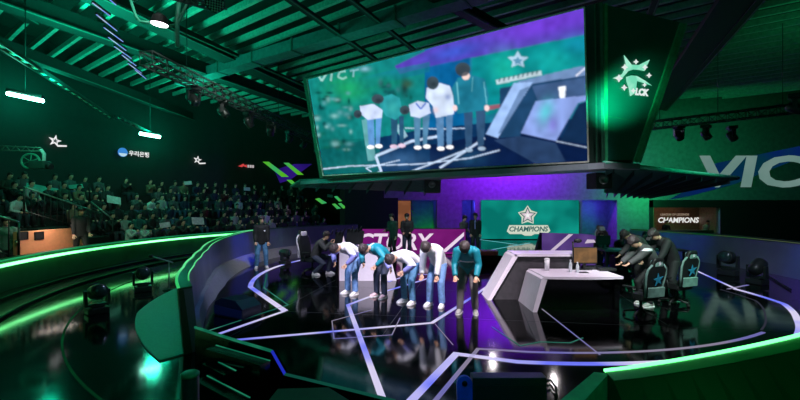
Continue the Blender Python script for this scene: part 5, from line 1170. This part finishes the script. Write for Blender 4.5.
# blue-white LED battens
bt_ = [(101, -8, 116, 5), (92.6, 3, 110, 16), (96.5, 14.6, 117, 31), (104, 27.6, 123, 41.6), (108.5, 37.4, 126, 50.4), (114.4, 46.5, 132, 59), (122, 55, 137, 66.6), (128, 63.4, 146, 76.4), (135, 70, 159, 89)]
for k, (xa, ya, xb, yb) in enumerate(bt_):
    a, b_ = C(xa, ya, 6.6), C(xb, yb, 6.6); d = (b_ - a).normalized()
    if (b_ - a).length > .95: b_ = a + d * .95
    t = thing('led_batten', 'thin blue-white LED batten under the roof, ' + ('topmost', 'second from the top', 'third from the top', 'fourth from the top', 'fifth from the top', 'fifth from the bottom', 'third from the bottom', 'second from the bottom', 'lowest')[k] + ' of the slanting series', 'light', (a + b_) / 2, None, 'LED battens under the roof')
    q = MB(); q.bar(a + W * .03, b_ + W * .03, .05, .05); q.build('housing', dark, t); q = MB(); q.bar(a, b_, .026, .016); q.build('strip', led_blue, t)
# green tube lamps over the stand
tube_m = em('tube_green', (150, 255, 225), 16.0)
for xa, ya, xb, yb, Y, lb in ((7.5, 93.5, 43, 101, 11.6, 'bright green tube lamp over the stand, nearer to the camera'), (140, 133.5, 160, 137, 18, 'bright green tube lamp over the stand, farther one')):
    a, b_ = P(xa, ya, Y), P(xb, yb, Y + .1); t = thing('tube_lamp', lb, 'lamp', (a + b_) / 2, None, 'green tube lamps')
    q = MB(); q.tube([a, b_], .06 if Y < 15 else .075, 10); q.build('tube', tube_m, t); q = MB(); q.bar(a + W * .12, b_ + W * .12, .12, .06); q.tube([(a + b_) / 2 + W * .12, V(((a.x + b_.x) / 2, (a.y + b_.y) / 2, 8.6))], .015, 5); q.build('housing', dark, t)
    lamp('POINT', (a + b_) / 2 + V((.3, -.3, -.25)), 130, (20, 255, 196), None, .25)
    lamp('AREA', (a + b_) / 2 + V((1.5, .5, .6)), 420 if Y < 15 else 200, (20, 255, 196), (a + b_) / 2 + V((1.0, 1.5, 5)), 2.0)
# two white stage lamps behind the screen, mirrored in the floor
for k, (x, y) in enumerate(((5.4, 23.3), (8.0, 20.8))):
    c = V((x, y, 7)); t = thing('stage_light', ('white lamp high behind the hung screen, mirrored brightest in the floor', 'white lamp high behind the emblem panel, mirrored in the floor by the front parapet')[k], 'stage light', c)
    q = MB(); q.lathe([(.1, .3), (.2, .1), (.2, 0)], c, (-x * .1, 1, .5), 18); q.build('housing', black, t); q = MB(); q.lathe([(.18, -.005), (.001, -.03)], c, (-x * .1, 1, .5), 18); q.build('lens', em('lamp_beam', (255, 244, 248), 90.0), t)

# ------------------------------------------------------------------ light
WH = (255, 244, 252)
for px, py, e in ((25, 97, 130), (150, 137, 110)):
    p = onwall(px, py); lamp('POINT', p + (V((CX, CY, p.z)) - p).normalized() * 1.3, e, (20, 255, 196), None, .3)  # added unseen lamps imitate the glow around the tube lamps
lamp('SPOT', (-8.0, 10.5, 5.0), 700, (40, 255, 205), P(350, 182, 14.2), .3, 40, .8)
lamp('SPOT', (9.0, 6.5, 5.5), 600, (40, 255, 205), P(675, 172, 10.6), .3, 40, .8)
lamp('SPOT', (1.4, 4.2, 7.6), 5200, WH, (0.5, 8.9, .8), .35, 36, .7)
lamp('SPOT', (-2.6, 4.8, 7.2), 2600, (222, 224, 255), (-.6, 9.6, .8), .35, 36, .8)
lamp('SPOT', (4.0, 5.2, 7.8), 2900, (255, 238, 252), (3.2, 9.0, .7), .35, 32, .7)
lamp('SPOT', (3.4, 3.4, 6.8), 3400, (240, 255, 250), (5.2, 8.6, 1.0), .35, 24, .8)
lamp('SPOT', (8.6, 5.0, 7.2), 1100, (90, 255, 190), (6.3, 9.0, .8), .35, 30, .8)
lamp('SPOT', (-2.0, 8.0, 7.2), 2000, (240, 240, 255), (-3.4, 13.6, .9), .35, 36, .8)
lamp('SPOT', (7.8, 8.8, 7.0), 1100, (255, 240, 250), (7.2, 13, .8), .35, 36, .8)
lamp('SPOT', (1.5, 11.5, 6.8), 1300, (235, 240, 255), (1.2, 17.3, 1), .35, 36, .8)
lamp('SPOT', (-3.0, 13.0, 5.5), 1500, (30, 50, 255), ARC(8.6, 170, .7), .3, 20, .8)
lamp('SPOT', (-2.0, 11.0, 5.5), 500, (190, 200, 255), ARC(8.6, 200, .5), .3, 50, .8)
lamp('SPOT', (8.0, 12.0, 5.5), 900, (30, 50, 255), ARC(9, 20, .8), .3, 26, .8)
lamp('SPOT', (9.0, 10.0, 5.5), 900, (30, 50, 255), ARC(9, -12, .8), .3, 22, .8)
lamp('SPOT', (8.0, 8.0, 5.5), 300, (200, 210, 255), ARC(9, 2, .8), .3, 50, .8)
lamp('SPOT', (7.0, 6.5, 5.0), 500, (225, 240, 255), (10.0, 11.3, .5), .2, 26, .8)  # added spot without a fixture, brightens the two moving heads
lamp('AREA', (X(510), 22.4, 5.9), 1500, (140, 24, 255), (X(512), WY, 3.2), 5.0, None, .5, .5)
lamp('AREA', (X(640), 22.8, 2.6), 70, (20, 255, 130), (X(634), WY, 1.6), 1.4, None, .5, 1.0)
lamp('AREA', (X(470), 24.6, 2.3), 40, (70, 60, 255), (X(468), 26, 1.2), .5)
lamp('AREA', (X(600), 24.6, 2.3), 60, (80, 60, 255), (X(600), 25.7, 1.2), .8)
lamp('AREA', (X(432), 26.6, .3), 10, (40, 255, 60), (X(428), 27.6, .6), .6)
lamp('AREA', (X(428), 25.6, 2.3), 26, (60, 50, 255), (X(428), 27.6, 1.6), .6)
lamp('AREA', (15.5, 20.5, 5.6), 190, (20, 255, 150), (17, WY, 2.6), 6, None, .5, 1)
lamp('SPOT', P(606, 120, 7.5), 420, (20, 255, 196), chm(612, 101), .15, 48, 1.0)
lamp('AREA', V((-10.75, 12.5, 1.75)), 22, (255, 236, 226), (-11.05, 12.6, .5), .3, None, .5, 1.8)
lamp('SPOT', (-9.0, 9.0, 7.5), 300, (20, 255, 110), ARC(12.5, 185, .3), .5, 70, .8)
lamp('SPOT', (3.5, .5, 6.5), 60, (20, 255, 110), (3.8, 3.0, .3), .5, 60, .8)
lamp('SPOT', (-4.0, 10.0, 7.6), 720, (246, 255, 248), ARC(14.2, 150, 1.2), .5, 50, .9)
lamp('SPOT', (-4.0, 7.0, 7.6), 560, (246, 255, 248), ARC(15, 174, 1.4), .5, 50, .9)
lamp('AREA', (1.2, -.5, 5.0), 30, (60, 255, 190), (1.5, 3.6, .3), 1.5)  # added soft fill behind the camera, lifts the stage monitor front
lamp('SPOT', (.1, 1.4, 3.6), 60, (40, 80, 255), (.6, 3.8, .4), .1, 22, .8)  # added blue spot without a fixture for the monitor cheek
lamp('SPOT', (-2.6, 4.6, 5.5), 260, (90, 110, 255), (-3.4, 7.8, .2), .2, 26, .8)  # added blue fill, no fixture, brightens the wedge monitor
lamp('AREA', (-6.5, 12.0, 6.6), 25, (20, 255, 196), (-5, 12.5, 9.6), 3)
lamp('AREA', (-1.5, 14.0, 6.6), 14, (20, 255, 196), (-1, 14.5, 9.6), 3)
lamp('AREA', (14.0, 12.0, 6.8), 24, (20, 255, 150), (14, 13, 9.6), 4)
lamp('AREA', (1.0, 6.0, 7.0), 14, (30, 220, 190), (1, 8, 9.6), 3)
w = D.worlds.new('hall'); bpy.context.scene.world = w; w.use_nodes = True; bg = w.node_tree.nodes['Background']; bg.inputs['Color'].default_value = (.01, .04, .03, 1); bg.inputs['Strength'].default_value = .12

# ------------------------------------------------------------------ camera
cd = D.cameras.new('camera'); cd.sensor_width = 36; cd.lens = 36 * FPX / 800; cd.shift_y = (HY - 200) / 800; cd.clip_start = .05
cam = D.objects.new('camera', cd); COL.objects.link(cam); cam.location = (0, 0, CAMZ); cam.rotation_euler = (PI / 2, 0, 0)
sc = bpy.context.scene; sc.camera = cam
vs = sc.view_settings; vs.view_transform = 'Standard'; vs.look = 'None'; vs.exposure = 0; vs.gamma = 1; vs.use_curve_mapping = False
